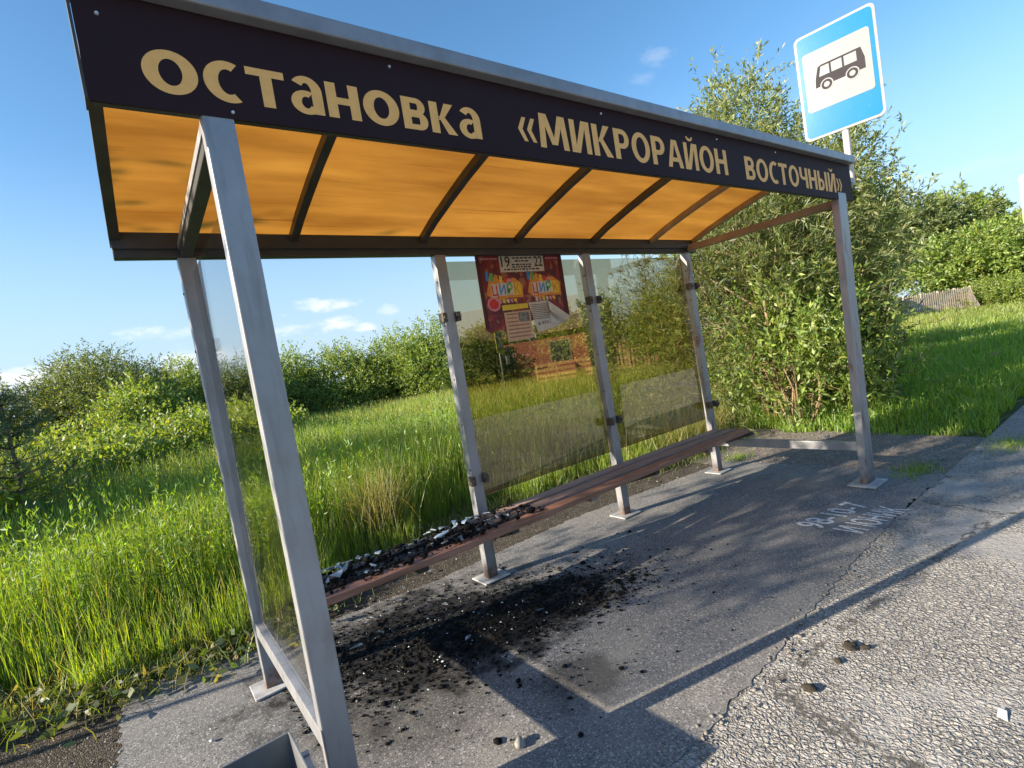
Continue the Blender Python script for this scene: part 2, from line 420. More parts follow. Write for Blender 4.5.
# bold humanist lettering for the fascia, each glyph as flat strokes in a box one unit high
def g_rect(x0, y0, x1, y1): return [[(x0, y0), (x1, y0), (x1, y1), (x0, y1)]]
def g_slant(b0, b1, y0, t0, t1, y1): return [[(b0, y0), (b1, y0), (t1, y1), (t0, y1)]]
def g_ring(cx, cy, rx, ry, tx, ty, a0=0, a1=360, n=36):
    out = []; m = max(6, int(n * abs(a1 - a0) / 360))
    for i in range(m):
        q = [math.radians(a0 + (a1 - a0) * (i + j) / m) for j in (0, 1)]
        o_ = [(cx + rx * math.cos(a), cy + ry * math.sin(a)) for a in q]; i_ = [(cx + (rx - tx) * math.cos(a), cy + (ry - ty) * math.sin(a)) for a in q]
        out.append([o_[0], o_[1], i_[1], i_[0]])
    return out
def g_bowl(x, y0, y1, w, tx, ty):
    """D-shaped bowl springing from a stem at x"""
    h = (y1 - y0) / 2; k_ = w - h if w > h else w * 0.35
    return g_rect(x, y1 - ty, x + k_, y1) + g_rect(x, y0, x + k_, y0 + ty) + g_ring(x + k_, (y0 + y1) / 2, w - k_, h, tx, ty, -90, 90)
def glyph(ch):
    S = 0.225; T = 0.165
    if ch in 'ос': S = 0.3; T = 0.21
    if ch == 'о': return g_ring(0.52, 0.5, 0.52, 0.53, S, T), 1.04
    if ch == 'с': return g_ring(0.5, 0.5, 0.5, 0.53, S, T, 62, 298), 0.80
    if ch == 'т': return g_rect(0, 0.8, 0.86, 1) + g_rect(0.3, 0, 0.57, 0.8), 0.86
    if ch == 'а': return g_rect(0.52, 0, 0.79, 0.62) + g_ring(0.4, 0.62, 0.39, 0.41, 0.27, 0.19, 0, 145) + g_ring(0.37, 0.3, 0.37, 0.33, 0.25, 0.17, 60, 330), 0.79
    if ch == 'н': return g_rect(0, 0, 0.27, 1) + g_rect(0.6, 0, 0.87, 1) + g_rect(0.27, 0.4, 0.6, 0.6), 0.87
    if ch == 'в': return g_rect(0, 0, 0.26, 1) + g_bowl(0.26, 0.0, 0.56, 0.52, 0.26, 0.17) + g_bowl(0.26, 0.45, 1.0, 0.47, 0.24, 0.17), 0.78
    if ch == 'к': return g_rect(0, 0, 0.27, 1) + g_slant(0.27, 0.42, 0.44, 0.52, 0.82, 1.0) + g_slant(0.55, 0.87, 0.0, 0.27, 0.47, 0.56), 0.87
    if ch == 'М': return g_slant(0.0, 0.21, 0, 0.07, 0.27, 1) + g_slant(0.86, 1.07, 0, 0.80, 1.0, 1) + g_slant(0.43, 0.6, 0.12, 0.12, 0.33, 1) + g_slant(0.47, 0.64, 0.12, 0.74, 0.95, 1), 1.07
    if ch in 'ИЙ':
        q = g_rect(0, 0, 0.2, 1) + g_rect(0.59, 0, 0.79, 1) + g_slant(0.12, 0.32, 0.0, 0.47, 0.67, 1.0)
        if ch == 'Й': q = q + g_ring(0.395, 1.24, 0.2, 0.17, 0.09, 0.1, 180, 360)
        return q, 0.79
    if ch == 'К': return g_rect(0, 0, S, 1) + g_slant(S, 0.36, 0.46, 0.5, 0.76, 1.0) + g_slant(0.54, 0.82, 0.0, 0.24, 0.42, 0.58), 0.82
    if ch == 'Р': return g_rect(0, 0, S, 1) + g_bowl(S, 0.36, 1.0, 0.46, 0.21, T), 0.69
    if ch == 'О': return g_ring(0.44, 0.5, 0.44, 0.52, 0.22, 0.16), 0.88
    if ch == 'С': return g_ring(0.44, 0.5, 0.44, 0.52, 0.22, 0.16, 58, 302), 0.68
    if ch == 'А': return g_slant(0.0, 0.21, 0, 0.29, 0.47, 1) + g_slant(0.64, 0.86, 0, 0.39, 0.57, 1) + g_rect(0.2, 0.21, 0.66, 0.36), 0.86
    if ch == 'Н': return g_rect(0, 0, S, 1) + g_rect(0.56, 0, 0.56 + S, 1) + g_rect(S, 0.43, 0.56, 0.6), 0.785
    if ch == 'В': return g_rect(0, 0, S, 1) + g_bowl(S, 0.0, 0.56, 0.47, 0.21, T) + g_bowl(S, 0.46, 1.0, 0.43, 0.2, T), 0.70
    if ch == 'Т': return g_rect(0, 0.83, 0.72, 1) + g_rect(0.25, 0, 0.47, 0.83), 0.72
    if ch == 'Ч': return g_rect(0.5, 0, 0.72, 1) + g_rect(0.0, 0.6, 0.21, 1) + g_ring(0.3, 0.64, 0.3, 0.25, 0.2, 0.16, 180, 275) + g_rect(0.3, 0.39, 0.5, 0.55), 0.72
    if ch == 'Ы': return g_rect(0, 0, S, 1) + g_bowl(S, 0.0, 0.62, 0.4, 0.2, T) + g_rect(0.72, 0, 0.72 + S, 1), 0.945
    if ch in '«»':
        q = []
        for x in (0.0, 0.3):
            q += g_slant(x, x + 0.15, 0.44, x + 0.17, x + 0.3, 0.78) + g_slant(x + 0.17, x + 0.3, 0.10, x, x + 0.15, 0.44)
        if ch == '»': q = [[(0.6 - a, b) for a, b in p_] for p_ in q]
        return q, 0.6
    return [], 0.5
def bold_text(name, s_, mat, parent, x0, x1, base, cap, place, gap=0.12, gaps=None):
    items = []; x = 0.0
    for i, ch in enumerate(s_):
        q, w = glyph(ch); items.append((x, q)); x += w + gap
    x -= gap; sx = (x1 - x0) / x; vs = []; fs = []; d = 0.0
    for ox, q in items:
        for p_ in q:
            n0 = len(vs); d += 2e-6
            vs += [place(x0 + (ox + a) * sx, base + b * cap, 0.0004 + d) for a, b in p_]; fs.append(tuple(range(n0, n0 + len(p_))))
    me = bpy.data.meshes.new(name); me.from_pydata(vs, [], fs)
    return link(name, me, mat, parent)

# ------------------------------------------------------------------ ground
def sheet(name, outline, z, mat, **kw):
    me = bpy.data.meshes.new(name)
    me.from_pydata([(x, y, z) for x, y in outline], [], [tuple(range(len(outline)))])
    return link(name, me, mat, kind='structure', **kw)

def jag(pts, step, amp, rng):
    out = []
    n = len(pts)
    for i in range(n):
        a, b = np.array(pts[i]), np.array(pts[(i + 1) % n])
        L = np.linalg.norm(b - a); m = max(1, int(L / step)); nrm = np.array([-(b - a)[1], (b - a)[0]]) / max(L, 1e-6)
        for j in range(m):
            p = a + (b - a) * j / m
            if 0 < j: p = p + nrm * rng.normal(0, amp)
            out.append(tuple(p))
    return out

sheet('ground', [(-500, -500), (500, -500), (500, 500), (-500, 500)], -0.03, M['meadow'])
sheet('road', [(-200, -7.2), (300, -7.2), (300, -0.46), (-200, -0.46)], -0.004, M['road'])
sheet('soil_strip', jag([(-8, 0.9), (-8, 3.3), (1.5, 4.0), (6.6, 3.2), (6.6, 1.0), (4.6, 0.9), (4.6, 1.25), (-0.5, 1.2), (-0.55, -0.5), (-8, -0.5)], 0.3, 0.03, RNG), -0.012, M['soil'])
sheet('gravel_strip', jag([(4.4, -0.5), (5.95, -0.5), (6.05, 0.3), (6.15, 1.0), (6.2, 2.1), (4.9, 2.2), (4.4, 1.8)], 0.12, 0.02, RNG), -0.008, M['gravel'])
sheet('pavement', jag([(-0.62, -0.62), (1.0, -0.6), (1.7, -0.57), (2.6, -0.5), (3.8, -0.45), (4.6, -0.48), (4.62, 0.3), (4.55, 1.35), (2.5, 1.55), (1.2, 1.5), (-0.1, 1.62), (-0.62, 1.85)], 0.03, 0.008, RNG), 0.0, M['platform'])

# ------------------------------------------------------------------ bus shelter
SH = empty('bus_shelter', (0, 0, 0), label='open steel bus shelter with orange arched roof and dark lettered fascia', cat='bus shelter')
YB, YF = 1.163, -0.075
def clamp(parent, x, z, sx, y=YB - 0.01):
    m = MB()
    m.box(x + sx * 0.036, x + sx * 0.066, y - 0.04, y - 0.012, z - 0.03, z + 0.03)
    m.box(x + sx * 0.036, x + sx * 0.062, y - 0.006, y + 0.02, z - 0.03, z + 0.03)
    m.tube([(x + sx * 0.052, y - 0.052, z), (x + sx * 0.052, y - 0.036, z)], [0.011, 0.011], 8)
    return m.build('clamp', M['clamp'], parent)

def back_post(xb, xt, mat, clamps, yb=YB):
    m = MB(); m.post((xb, yb, 0.004), (xt, YB, 2.15), 0.078, 0.06)
    o = m.build('post', mat, SH, bevel=0.004)
    MB().box(xb - 0.1, xb + 0.1, yb - 0.085, yb + 0.085, 0.004, 0.014).build('base_plate', M['concrete'], o, bevel=0.002)
    for z, sx in clamps:
        x = xb + (xt - xb) * z / 2.15
        clamp(o, x, z, sx)
    for z in (0.75, 1.05, 1.35, 1.7, 1.98):
        x = xb + (xt - xb) * z / 2.15 - 0.0385
        MB().tube([(x, YB - 0.005, z), (x - 0.004, YB - 0.005, z)], [0.007, 0.007], 8).build('bolt', M['clamp'], o)
    return o
back_post(0.008, -0.02, M['steel'], [(1.72, 1), (0.62, 1)], 1.12)
back_post(1.392, 1.367, M['steel'], [(1.75, -1), (0.68, -1), (1.75, 1), (0.68, 1)], 1.19)
back_post(2.762, 2.69, M['steel'], [(1.78, -1), (0.8, -1), (1.78, 1), (0.8, 1)], 1.2)
back_post(4.15, 4.045, M['rusty_steel'], [(1.83, -1), (0.68, -1), (1.83, 1), (0.68, 1)], 1.2)
o = MB().post((0.0, YF, 0.004), (-0.022, YF, 2.3), 0.084, 0.05).build('post', M['steel'], SH, bevel=0.004)
MB().box(-0.1, 0.1, YF - 0.085, YF + 0.085, 0.004, 0.014).build('base_plate', M['concrete'], o)
o = MB().post((4.20, YF, 0.004), (4.315, YF, 2.3), 0.15, 0.055).build('post', M['rusty_steel'], SH, bevel=0.004)
MB().box(4.06, 4.32, YF - 0.1, YF + 0.1, 0.004, 0.016).build('base_plate', M['concrete'], o, bevel=0.003)
# beams
MB().box(-0.3, 4.19, YB - 0.03, YB + 0.03, 2.15, 2.215).build('back_beam', M['dark_steel'], SH, bevel=0.004)
MB().box(-0.3, 4.19, YB - 0.046, YB - 0.032, 2.188, 2.262).build('gutter_strip', M['dark_steel'], SH)
MB().box(-0.3, 4.44, -0.092, -0.052, 2.252, 2.29).build('front_beam', M['dark_steel'], SH, bevel=0.003)
TB = MB().bar((-0.02, -0.05, 2.25), (-0.02, YB - 0.033, 2.185), 0.05, 0.07).build('tie_beam', M['dark_steel'], SH, bevel=0.004)
MB().bar((-0.048, -0.05, 2.265), (-0.048, YB - 0.033, 2.20), 0.005, 0.03).build('lit_edge_strip', M['steel'], TB)  # pale strip stands in for the lit left edge of the dark beam
M['tie'] = flat('orange_lit_tie', (0.33, 0.27, 0.2), 0.5, 0.2, 0.2)  # orange light from the roof is put into this colour
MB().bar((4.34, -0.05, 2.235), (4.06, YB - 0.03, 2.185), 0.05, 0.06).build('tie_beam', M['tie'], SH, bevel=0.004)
# side rails
MB().box(-0.03, 0.03, -0.05, 1.13, 0.28, 0.345).build('side_rail', M['steel'], SH, bevel=0.003)
MB().bar((4.19, -0.045, 0.305), (4.14, 1.17, 0.305), 0.05, 0.07).build('side_rail', M['steel'], SH, bevel=0.003)

# roof arch: profile in y, z
PROF = [(1.17, 2.222), (0.95, 2.305), (0.75, 2.365), (0.55, 2.42), (0.35, 2.466), (0.15, 2.497), (-0.02, 2.51), (-0.09, 2.512)]
def roof_strip(x0, x1, dz0, dz1):
    m = MB(); n = len(PROF); vs = []
    for dz in (dz0, dz1):
        for x in (x0, x1):
            for y, z in PROF: vs.append((x, y, z + dz))
    fs = []
    for i in range(n - 1):
        fs.append((i, i + 1, n + i + 1, n + i)); fs.append((2 * n + i, 3 * n + i, 3 * n + i + 1, 2 * n + i + 1))
        fs.append((i, 2 * n + i, 2 * n + i + 1, i + 1)); fs.append((n + i, n + i + 1, 3 * n + i + 1, 3 * n + i))
    fs.append((0, n, 3 * n, 2 * n)); fs.append((n - 1, 3 * n - 1, 4 * n - 1, 2 * n - 1))
    return m.add(vs, fs)
ribs = [-0.285, 0.484, 1.255, 2.0, 2.77, 3.5, 4.13]
ribx1 = 4.13
for i in range(6):
    a, b = ribs[i], ribs[i + 1]
    roof_strip(a + 0.004, b - 0.004, 0.026, 0.032).build('roof_panel', M['roof'], SH, smooth=False)
M['rib'] = flat('rib_metal', (0.075, 0.07, 0.065), 0.45, 0.3, 0.2)
for x in ribs:
    roof_strip(x - 0.02, x + 0.02, -0.018, 0.024).build('roof_rib', M['tie'] if x > 3.4 else M['rib'], SH)  # right-hand ribs take the orange-lit colour, the others the dark one
# fascia
FA = MB().box(-0.31, 4.52, -0.102, -0.094, 2.243, 2.53).build('fascia', M['fascia'], SH)
FX = -0.1023
pl = lambda a, b, c: (a, FX - c, b)
bold_text('lettering', 'остановка', M['lettering'], FA, -0.185, 0.905, 2.292, 0.113, pl, 0.105)
bold_text('lettering', '«МИКРОРАЙОН', M['lettering'], FA, 1.095, 2.68, 2.298, 0.146, pl, 0.11)
bold_text('lettering', 'ВОСТОЧНЫЙ»', M['lettering'], FA, 2.885, 4.33, 2.292, 0.142, pl, 0.11)
for x, z in ((-0.26, 2.47), (0.02, 2.262), (0.55, 2.50), (1.62, 2.5), (2.6, 2.5), (3.3, 2.5)):
    MB().tube([(x, -0.1022, z), (x, -0.106, z)], [0.0055, 0.004], 10).build('screw', M['screw'], FA)
m = MB(); m.box(-0.32, 4.53, -0.145, -0.02, 2.532, 2.588)
m.build('roof_cap', M['cap'], SH, bevel=0.005)
MB().box(-0.318, -0.3115, -0.1, -0.03, 2.25, 2.52).build('end_plate', M['dark_steel'], SH)
# panes
MB().box(1.39, 2.73, YB + 0.036, YB + 0.042, 0.545, 2.12).build('glass_pane', M['pane'], SH)
MB().box(2.755, 4.06, YB + 0.036, YB + 0.042, 0.545, 2.12).build('glass_pane', M['pane'], SH)
MB().box(-0.012, -0.006, -0.02, 1.09, 0.37, 2.06).build('glass_pane', M['side_pane'], SH, label='dull side pane between the two left posts')

# ------------------------------------------------------------------ bench
BE = empty('bench', (0, 0, 0), label='long wooden plank bench on shelter posts, left end charred', cat='bench')
def plank(x0, x1, y0, y1, z0, z1, mat, rng, lab=None):
    n = 26; vs = []; fs = []
    for i in range(n + 1):
        x = x0 + (x1 - x0) * i / n
        dz = 0.006 * math.sin(x * 1.3 + y0 * 4); e = rng.normal(0, 0.0015, 4)
        char = max(0.0, min(1.0, (1.5 - x) / 1.3)) * 0.012
        vs += [(x, y0 + e[0] + char * abs(rng.normal()), z0 + dz), (x, y1 + e[1], z0 + dz), (x, y1 + e[2], z1 + dz), (x, y0 + e[3] + char * abs(rng.normal()), z1 + dz)]
    for i in range(n):
        a = i * 4
        for k2 in range(4): fs.append((a + k2, a + (k2 + 1) % 4, a + 4 + (k2 + 1) % 4, a + 4 + k2))
    fs += [(3, 2, 1, 0), (n * 4, n * 4 + 1, n * 4 + 2, n * 4 + 3)]
    return MB().add(vs, fs).build('plank', mat, BE, bevel=0.003, label=lab)
r2 = np.random.default_rng(3)
plank(0.14, 4.06, 0.770, 0.864, 0.418, 0.452, M['front_plank'], r2, 'reddish front plank of the bench')
plank(0.16, 4.07, 0.906, 0.992, 0.418, 0.452, M['plank'], r2)
plank(0.22, 4.04, 1.036, 1.122, 0.418, 0.452, M['plank'], r2)
for xb in (0.1, 1.392, 2.762, 4.15):
    x = xb - 0.02 if xb > 0.2 else 0.2
    m = MB(); m.prism([(1.14, 0.416), (0.79, 0.416), (0.79, 0.385), (1.14, 0.27)], 'x', x - 0.025, x + 0.025)
    if xb > 0.2: m.build('bracket', M['dark_steel'], BE)
for xc in (0.75, 2.05, 3.45):
    MB().box(xc - 0.03, xc + 0.03, 0.785, 1.115, 0.385, 0.4165).build('cross_batten', M['plank'], BE)

# ------------------------------------------------------------------ litter bin
BN = empty('litter_bin', (-0.3, -0.23, 0.0), label='grey sheet-metal litter bin beside the front left post', cat='litter bin')
m = MB()
def shell(m, x0, x1, y0, y1, z0, z1, t, tz=0.0):
    vo = [(x0, y0), (x1, y0), (x1, y1), (x0, y1)]; vi = [(x0 + t, y0 + t), (x1 - t, y0 + t), (x1 - t, y1 - t), (x0 + t, y1 - t)]
    vs = [(x, y, z0) for x, y in vo] + [(x, y, z1) for x, y in vo] + [(x, y, z1) for x, y in vi] + [(x, y, z0 + t) for x, y in vi]
    fs = [(3, 2, 1, 0), (12, 13, 14, 15)]
    for i in range(4):
        j = (i + 1) % 4
        fs += [(i, j, 4 + j, 4 + i), (4 + i, 4 + j, 8 + j, 8 + i), (8 + i, 8 + j, 12 + j, 12 + i)]
    return m.add(vs, fs)
shell(m, -0.23, 0.175, -0.15, 0.165, 0.06, 0.445, 0.006)
m.build('body', M['bin'], BN, bevel=0.002)
m = MB(); m.box(0.18, 0.205, -0.11, -0.09, 0.0, 0.40); m.box(0.18, 0.205, 0.09, 0.11, 0.0, 0.40); m.box(0.183, 0.202, -0.09, 0.09, 0.36, 0.395)
m.build('side_frame', M['steel'], BN, bevel=0.002)
m = MB(); m.box(-0.262, -0.237, -0.11, -0.09, 0.0, 0.40); m.box(-0.262, -0.237, 0.09, 0.11, 0.0, 0.40); m.box(-0.259, -0.24, -0.09, 0.09, 0.36, 0.395)
m.build('side_frame', M['steel'], BN, bevel=0.002)

# ------------------------------------------------------------------ bus stop sign
SG = empty('bus_stop_sign', (4.83, 0.06, 0.0), label='blue and white bus stop sign with a bus pictogram above the shelter roof', cat='road sign')
yaw = math.atan2(-0.132, -0.991)                     # direction the plate faces
n_ = Vector((math.cos(yaw), math.sin(yaw), 0)); t_ = Vector((-n_.y, n_.x, 0)) * -1.0   # t_: picture right
SO = Vector((0.035, -0.045, 2.912))
if t_.y > 0: t_ = -t_
def sp(a, b, c=0.0):
    """a across 0..0.6, b up 0..0.9, c out"""
    p = SO + t_ * (a - 0.3) + Vector((0, 0, b)) + n_ * c
    return (p.x, p.y, p.z)
def rrect(x0, x1, y0, y1, r, k=6):
    out = []
    for cx, cy, a0 in ((x1 - r, y1 - r, 0), (x0 + r, y1 - r, 90), (x0 + r, y0 + r, 180), (x1 - r, y0 + r, 270)):
        for i in range(k + 1):
            a = math.radians(a0 + 90 * i / k); out.append((cx + r * math.cos(a), cy + r * math.sin(a)))
    return out
def plate(name, poly, c0, c1, mat, parent, **kw):
    n = len(poly); vs = [sp(a, b, c0) for a, b in poly] + [sp(a, b, c1) for a, b in poly]
    fs = [tuple(range(n - 1, -1, -1)), tuple(range(n, 2 * n))] + [(i, (i + 1) % n, n + (i + 1) % n, n + i) for i in range(n)]
    return MB().add(vs, fs).build(name, mat, parent, **kw)
def m_sign(name, c, scratch):
    k = NT(name); v = k.coords((3, 3, 9)); nz = k.noise(v, 5, 7, 0.7)
    c2 = k.mix(k.ramp(nz, [(0.62, 0.0), (0.7, scratch)]), c, (0.2, 0.25, 0.29))
    return k.end(k.pbr(c2, 0.13, 0, k.bump(k.noise(k.coords(), 4, 3), 0.04, 0.01), 0.35))
M['sign_white'] = m_sign('sign_white', (0.29, 0.29, 0.295), 0.1)
M['sign_blue'] = m_sign('sign_blue', (0.002, 0.15, 0.36), 0.6)
M['sign_panel'] = m_sign('sign_panel', (0.255, 0.265, 0.28), 0.1)
M['sign_dark'] = flat('sign_dark', (0.045, 0.042, 0.048), 0.8, 0, 0.05, 5, 0.1)
PLT = plate('sign_plate', rrect(0, 0.6, 0, 0.9, 0.045), -0.012, 0.0, M['sign_white'], SG)
plate('blue_field', rrect(0.02, 0.58, 0.02, 0.88, 0.035), 0.0, 0.0015, M['sign_blue'], PLT)
plate('white_field', rrect(0.052, 0.548, 0.235, 0.735, 0.025), 0.0015, 0.003, M['sign_panel'], PLT)
# bus pictogram
bx0, bx1, by0, by1 = 0.13, 0.50, 0.41, 0.60
def bus_outline():
    pts = [(bx1, by0), (bx1, by0 + 0.085), (bx1 - 0.02, by1), (bx0 + 0.06, by1), (bx0 + 0.035, by1 - 0.008), (bx0 + 0.008, by0 + 0.085), (bx0, by0 + 0.06), (bx0, by0 + 0.01)]
    return pts
PIC = plate('bus_symbol', [(bx0, by0 + 0.012), (bx1, by0 + 0.012), (bx1, by0 + 0.10), (bx1 - 0.022, by1), (bx0 + 0.055, by1), (bx0 + 0.03, by1 - 0.012), (bx0 + 0.006, by0 + 0.085)], 0.003, 0.0042, M['sign_dark'], PLT)
for a0, a1, sl in ((bx0 + 0.035, bx0 + 0.115, 0.018), (bx0 + 0.13, bx0 + 0.21, 0), (bx0 + 0.225, bx0 + 0.315, 0)):
    plate('bus_window', [(a0, by0 + 0.095), (a1, by0 + 0.095), (a1 + (0.0), by1 - 0.016), (a0 + sl, by1 - 0.016)], 0.0042, 0.0054, M['sign_panel'], PIC)
for cx in (bx0 + 0.085, bx1 - 0.095):
    for rr, c0, c1, mt in ((0.05, 0.0042, 0.0050, M['sign_panel']), (0.041, 0.0050, 0.0058, M['sign_dark']), (0.022, 0.0058, 0.0066, M['sign_panel'])):
        plate('bus_wheel', [(cx + rr * math.cos(2 * PI * i / 24), by0 + 0.012 + rr * math.sin(2 * PI * i / 24)) for i in range(24)], c0, c1, mt, PIC)
pp = Vector(sp(0.3, 0.0, -0.035))
MB().tube([(pp.x, pp.y, 2.44), (pp.x, pp.y, 3.7)], [0.027, 0.027], 14).build('pole', M['white'], SG, smooth=True)
m = MB(); m.box(-0.45, pp.x - 0.0275, pp.y - 0.02, pp.y + 0.02, 2.455, 2.495); m.box(-0.45, pp.x - 0.0275, pp.y - 0.02, pp.y + 0.02, 2.60, 2.64); m.box(-0.45, -0.42, pp.y - 0.019, pp.y + 0.019, 2.495, 2.60)
m.build('roof_bracket', M['steel'], SG)
m = MB()
for b in (0.2, 0.7):
    q = Vector(sp(0.3, b, -0.03)); m.bar(q - t_ * 0.05, q + t_ * 0.05, 0.03, 0.035)
m.build('bracket', M['steel'], SG)

# ------------------------------------------------------------------ poster and notices on the glass
PO = empty('circus_poster', (1.672, YB + 0.034, 1.617), label='torn red circus poster pasted on the middle glass pane', cat='poster')
PW, PH = 0.80, 0.545
def on_pane(a, b, c): return (a, -c, b)
def pquad(name, poly, c0, mat, parent, th=0.0008, **kw):
    n = len(poly); vs = [on_pane(a, b, c0) for a, b in poly] + [on_pane(a, b, c0 + th) for a, b in poly]
    fs = [tuple(range(n - 1, -1, -1)), tuple(range(n, 2 * n))] + [(i, (i + 1) % n, n + (i + 1) % n, n + i) for i in range(n)]
    return MB().add(vs, fs).build(name, mat, parent, **kw)
def m_poster():
    k = NT('poster_print'); v = k.coords()
    n1 = k.noise(v, 11, 8, 0.7); n2 = k.voro(v, 26, 'F1', 'Color')
    c = k.ramp(n1, [(0.32, (0.03, 0.008, 0.012)), (0.46, (0.13, 0.012, 0.018)), (0.58, (0.28, 0.02, 0.02)), (0.72, (0.36, 0.12, 0.02))])
    sepc = k.n('ShaderNodeSeparateColor', {0: n2}).outputs[0]
    c = k.mix(k.ramp(sepc, [(0.82, 0.0), (0.84, 0.4)]), c, (0.45, 0.25, 0.08))
    return k.end(k.pbr(c, 0.5))
M['poster'] = m_poster()
pap = lambda n, c, v=0.1: flat(n, c, 0.7, 0, v, 25)
M['p_white'] = pap('poster_paper', (0.62, 0.55, 0.46)); M['p_black'] = pap('poster_black', (0.02, 0.02, 0.02)); M['p_yel'] = pap('poster_yellow', (0.75, 0.55, 0.05))
M['p_blue'] = pap('poster_blue', (0.05, 0.25, 0.6)); M['p_green'] = pap('poster_green', (0.08, 0.42, 0.12)); M['p_red'] = pap('poster_red', (0.62, 0.04, 0.04))
M['p_or'] = pap('poster_orange', (0.72, 0.28, 0.04)); M['p_dark'] = pap('poster_maroon', (0.09, 0.012, 0.016)); M['p_pink'] = pap('poster_pink', (0.65, 0.25, 0.3))
edge = [(0.0, 0.03), (0.05, 0.0), (0.12, 0.022), (0.17, 0.0), (0.25, 0.06), (0.4, 0.05), (0.5, 0.09), (0.62, 0.08), (0.72, 0.1), (PW, 0.07)]
SHT = pquad('sheet', edge + [(PW, PH), (0, PH)], 0.0, M['poster'], PO)
pquad('border', [(0, 0.04), (0.035, 0.03), (0.03, PH), (0, PH)], 0.0008, M['p_dark'], SHT)
pquad('border', [(PW - 0.05, 0.09), (PW, 0.08), (PW, PH), (PW - 0.04, PH)], 0.0008, M['p_dark'], SHT)
pquad('title_band', [(0.2, PH - 0.125), (0.61, PH - 0.125), (0.615, PH - 0.005), (0.2, PH - 0.005)], 0.0009, M['p_white'], SHT)
pc = lambda a, b, c: on_pane(a, b, c + 0.0018)
text_on('lettering', '19', M['p_black'], SHT, 0.215, 0.295, PH - 0.088, 0.075, pc, '1', 0.01, 0.0005)
text_on('lettering', '22', M['p_black'], SHT, 0.52, 0.60, PH - 0.088, 0.075, pc, '2', 0.01, 0.0005)
m = MB(); rr = random.Random(5)
for zz, w in ((PH - 0.03, 0.17), (PH - 0.052, 0.13), (PH - 0.078, 0.19), (PH - 0.095, 0.19), (PH - 0.112, 0.34)):
    x = 0.405 - w / 2
    while x < 0.405 + w / 2 - 0.01:
        l = rr.uniform(0.012, 0.035)
        m.add([on_pane(x, zz, 0.0019), on_pane(x + l, zz, 0.0019), on_pane(x + l, zz + 0.011, 0.0019), on_pane(x, zz + 0.011, 0.0019)], [(0, 1, 2, 3)]); x += l + 0.008
m.build('small_print', M['p_black'], SHT)
m = MB()
for x0_, x1_ in ((0.02, 0.18), (0.635, 0.77)):
    x = x0_
    while x < x1_ - 0.01:
        l = rr.uniform(0.01, 0.025); z_ = PH - 0.035
        m.add([on_pane(x, z_, 0.0014), on_pane(x + l, z_, 0.0014), on_pane(x + l, z_ + 0.012, 0.0014), on_pane(x, z_ + 0.012, 0.0014)], [(0, 1, 2, 3)]); x += l + 0.005
m.build('small_print', M['p_pink'], SHT)
# backing blobs and colourful word, printed twice side by side
for ox in (0.07, 0.44):
    pquad('burst', [(ox - 0.02, 0.27), (ox + 0.05, 0.22), (ox + 0.17, 0.24), (ox + 0.3, 0.235), (ox + 0.31, 0.33), (ox + 0.24, 0.38), (ox + 0.12, 0.36), (ox + 0.03, 0.41)], 0.0009, M['p_or'], SHT)
    x = ox + 0.03
    for ch, mt, dz in (('Ц', 'p_red', -0.006), ('И', 'p_blue', 0.0), ('Р', 'p_green', 0.004), ('К', 'p_or', 0.0)):
        pquad('letter_shade', [(x - 0.006, 0.255 + dz), (x + 0.06, 0.255 + dz), (x + 0.06, 0.345 + dz), (x - 0.006, 0.345 + dz)], 0.0018, M['p_white'] if mt != 'p_or' else M['p_yel'], SHT, 0.0004)
        text_on('lettering', ch, M[mt], SHT, x, x + 0.053, 0.262 + dz, 0.075, lambda a, b, c: on_pane(a, b, c + 0.0024), 'Н', 0.02, 0.0005)
        x += 0.066
    x = ox - 0.01
    for i, mt in enumerate(('p_blue', 'p_green', 'p_or', 'p_yel', 'p_red', 'p_pink')):
        h_ = 0.06 - 0.006 * i
        pquad('small_lettering', [(x, 0.365 - 0.004 * i), (x + 0.026, 0.36 - 0.004 * i), (x + 0.03, 0.36 + h_ - 0.004 * i), (x + 0.004, 0.37 + h_ - 0.004 * i)], 0.0018, M[mt], SHT, 0.0004); x += 0.038
    x = ox + 0.04
    for i in range(6):
        pquad('small_lettering', [(x, 0.20 + 0.003 * i), (x + 0.024, 0.20), (x + 0.026, 0.23), (x + 0.002, 0.232)], 0.0020, M[('p_white', 'p_pink', 'p_yel')[i % 3]], SHT, 0.0004); x += 0.034
pquad('yellow_band', [(0.165, 0.15), (0.40, 0.155), (0.40, 0.19), (0.165, 0.188)], 0.0024, M['p_yel'], SHT, 0.0004)
pquad('round_mark', [(0.10 + 0.055 * math.cos(2 * PI * i / 20), 0.20 + 0.05 * math.sin(2 * PI * i / 20)) for i in range(20)], 0.002, M['p_pink'], SHT, 0.0003)
pquad('round_mark', [(0.10 + 0.04 * math.cos(2 * PI * i / 20), 0.20 + 0.036 * math.sin(2 * PI * i / 20)) for i in range(20)], 0.0024, M['p_red'], SHT, 0.0003)
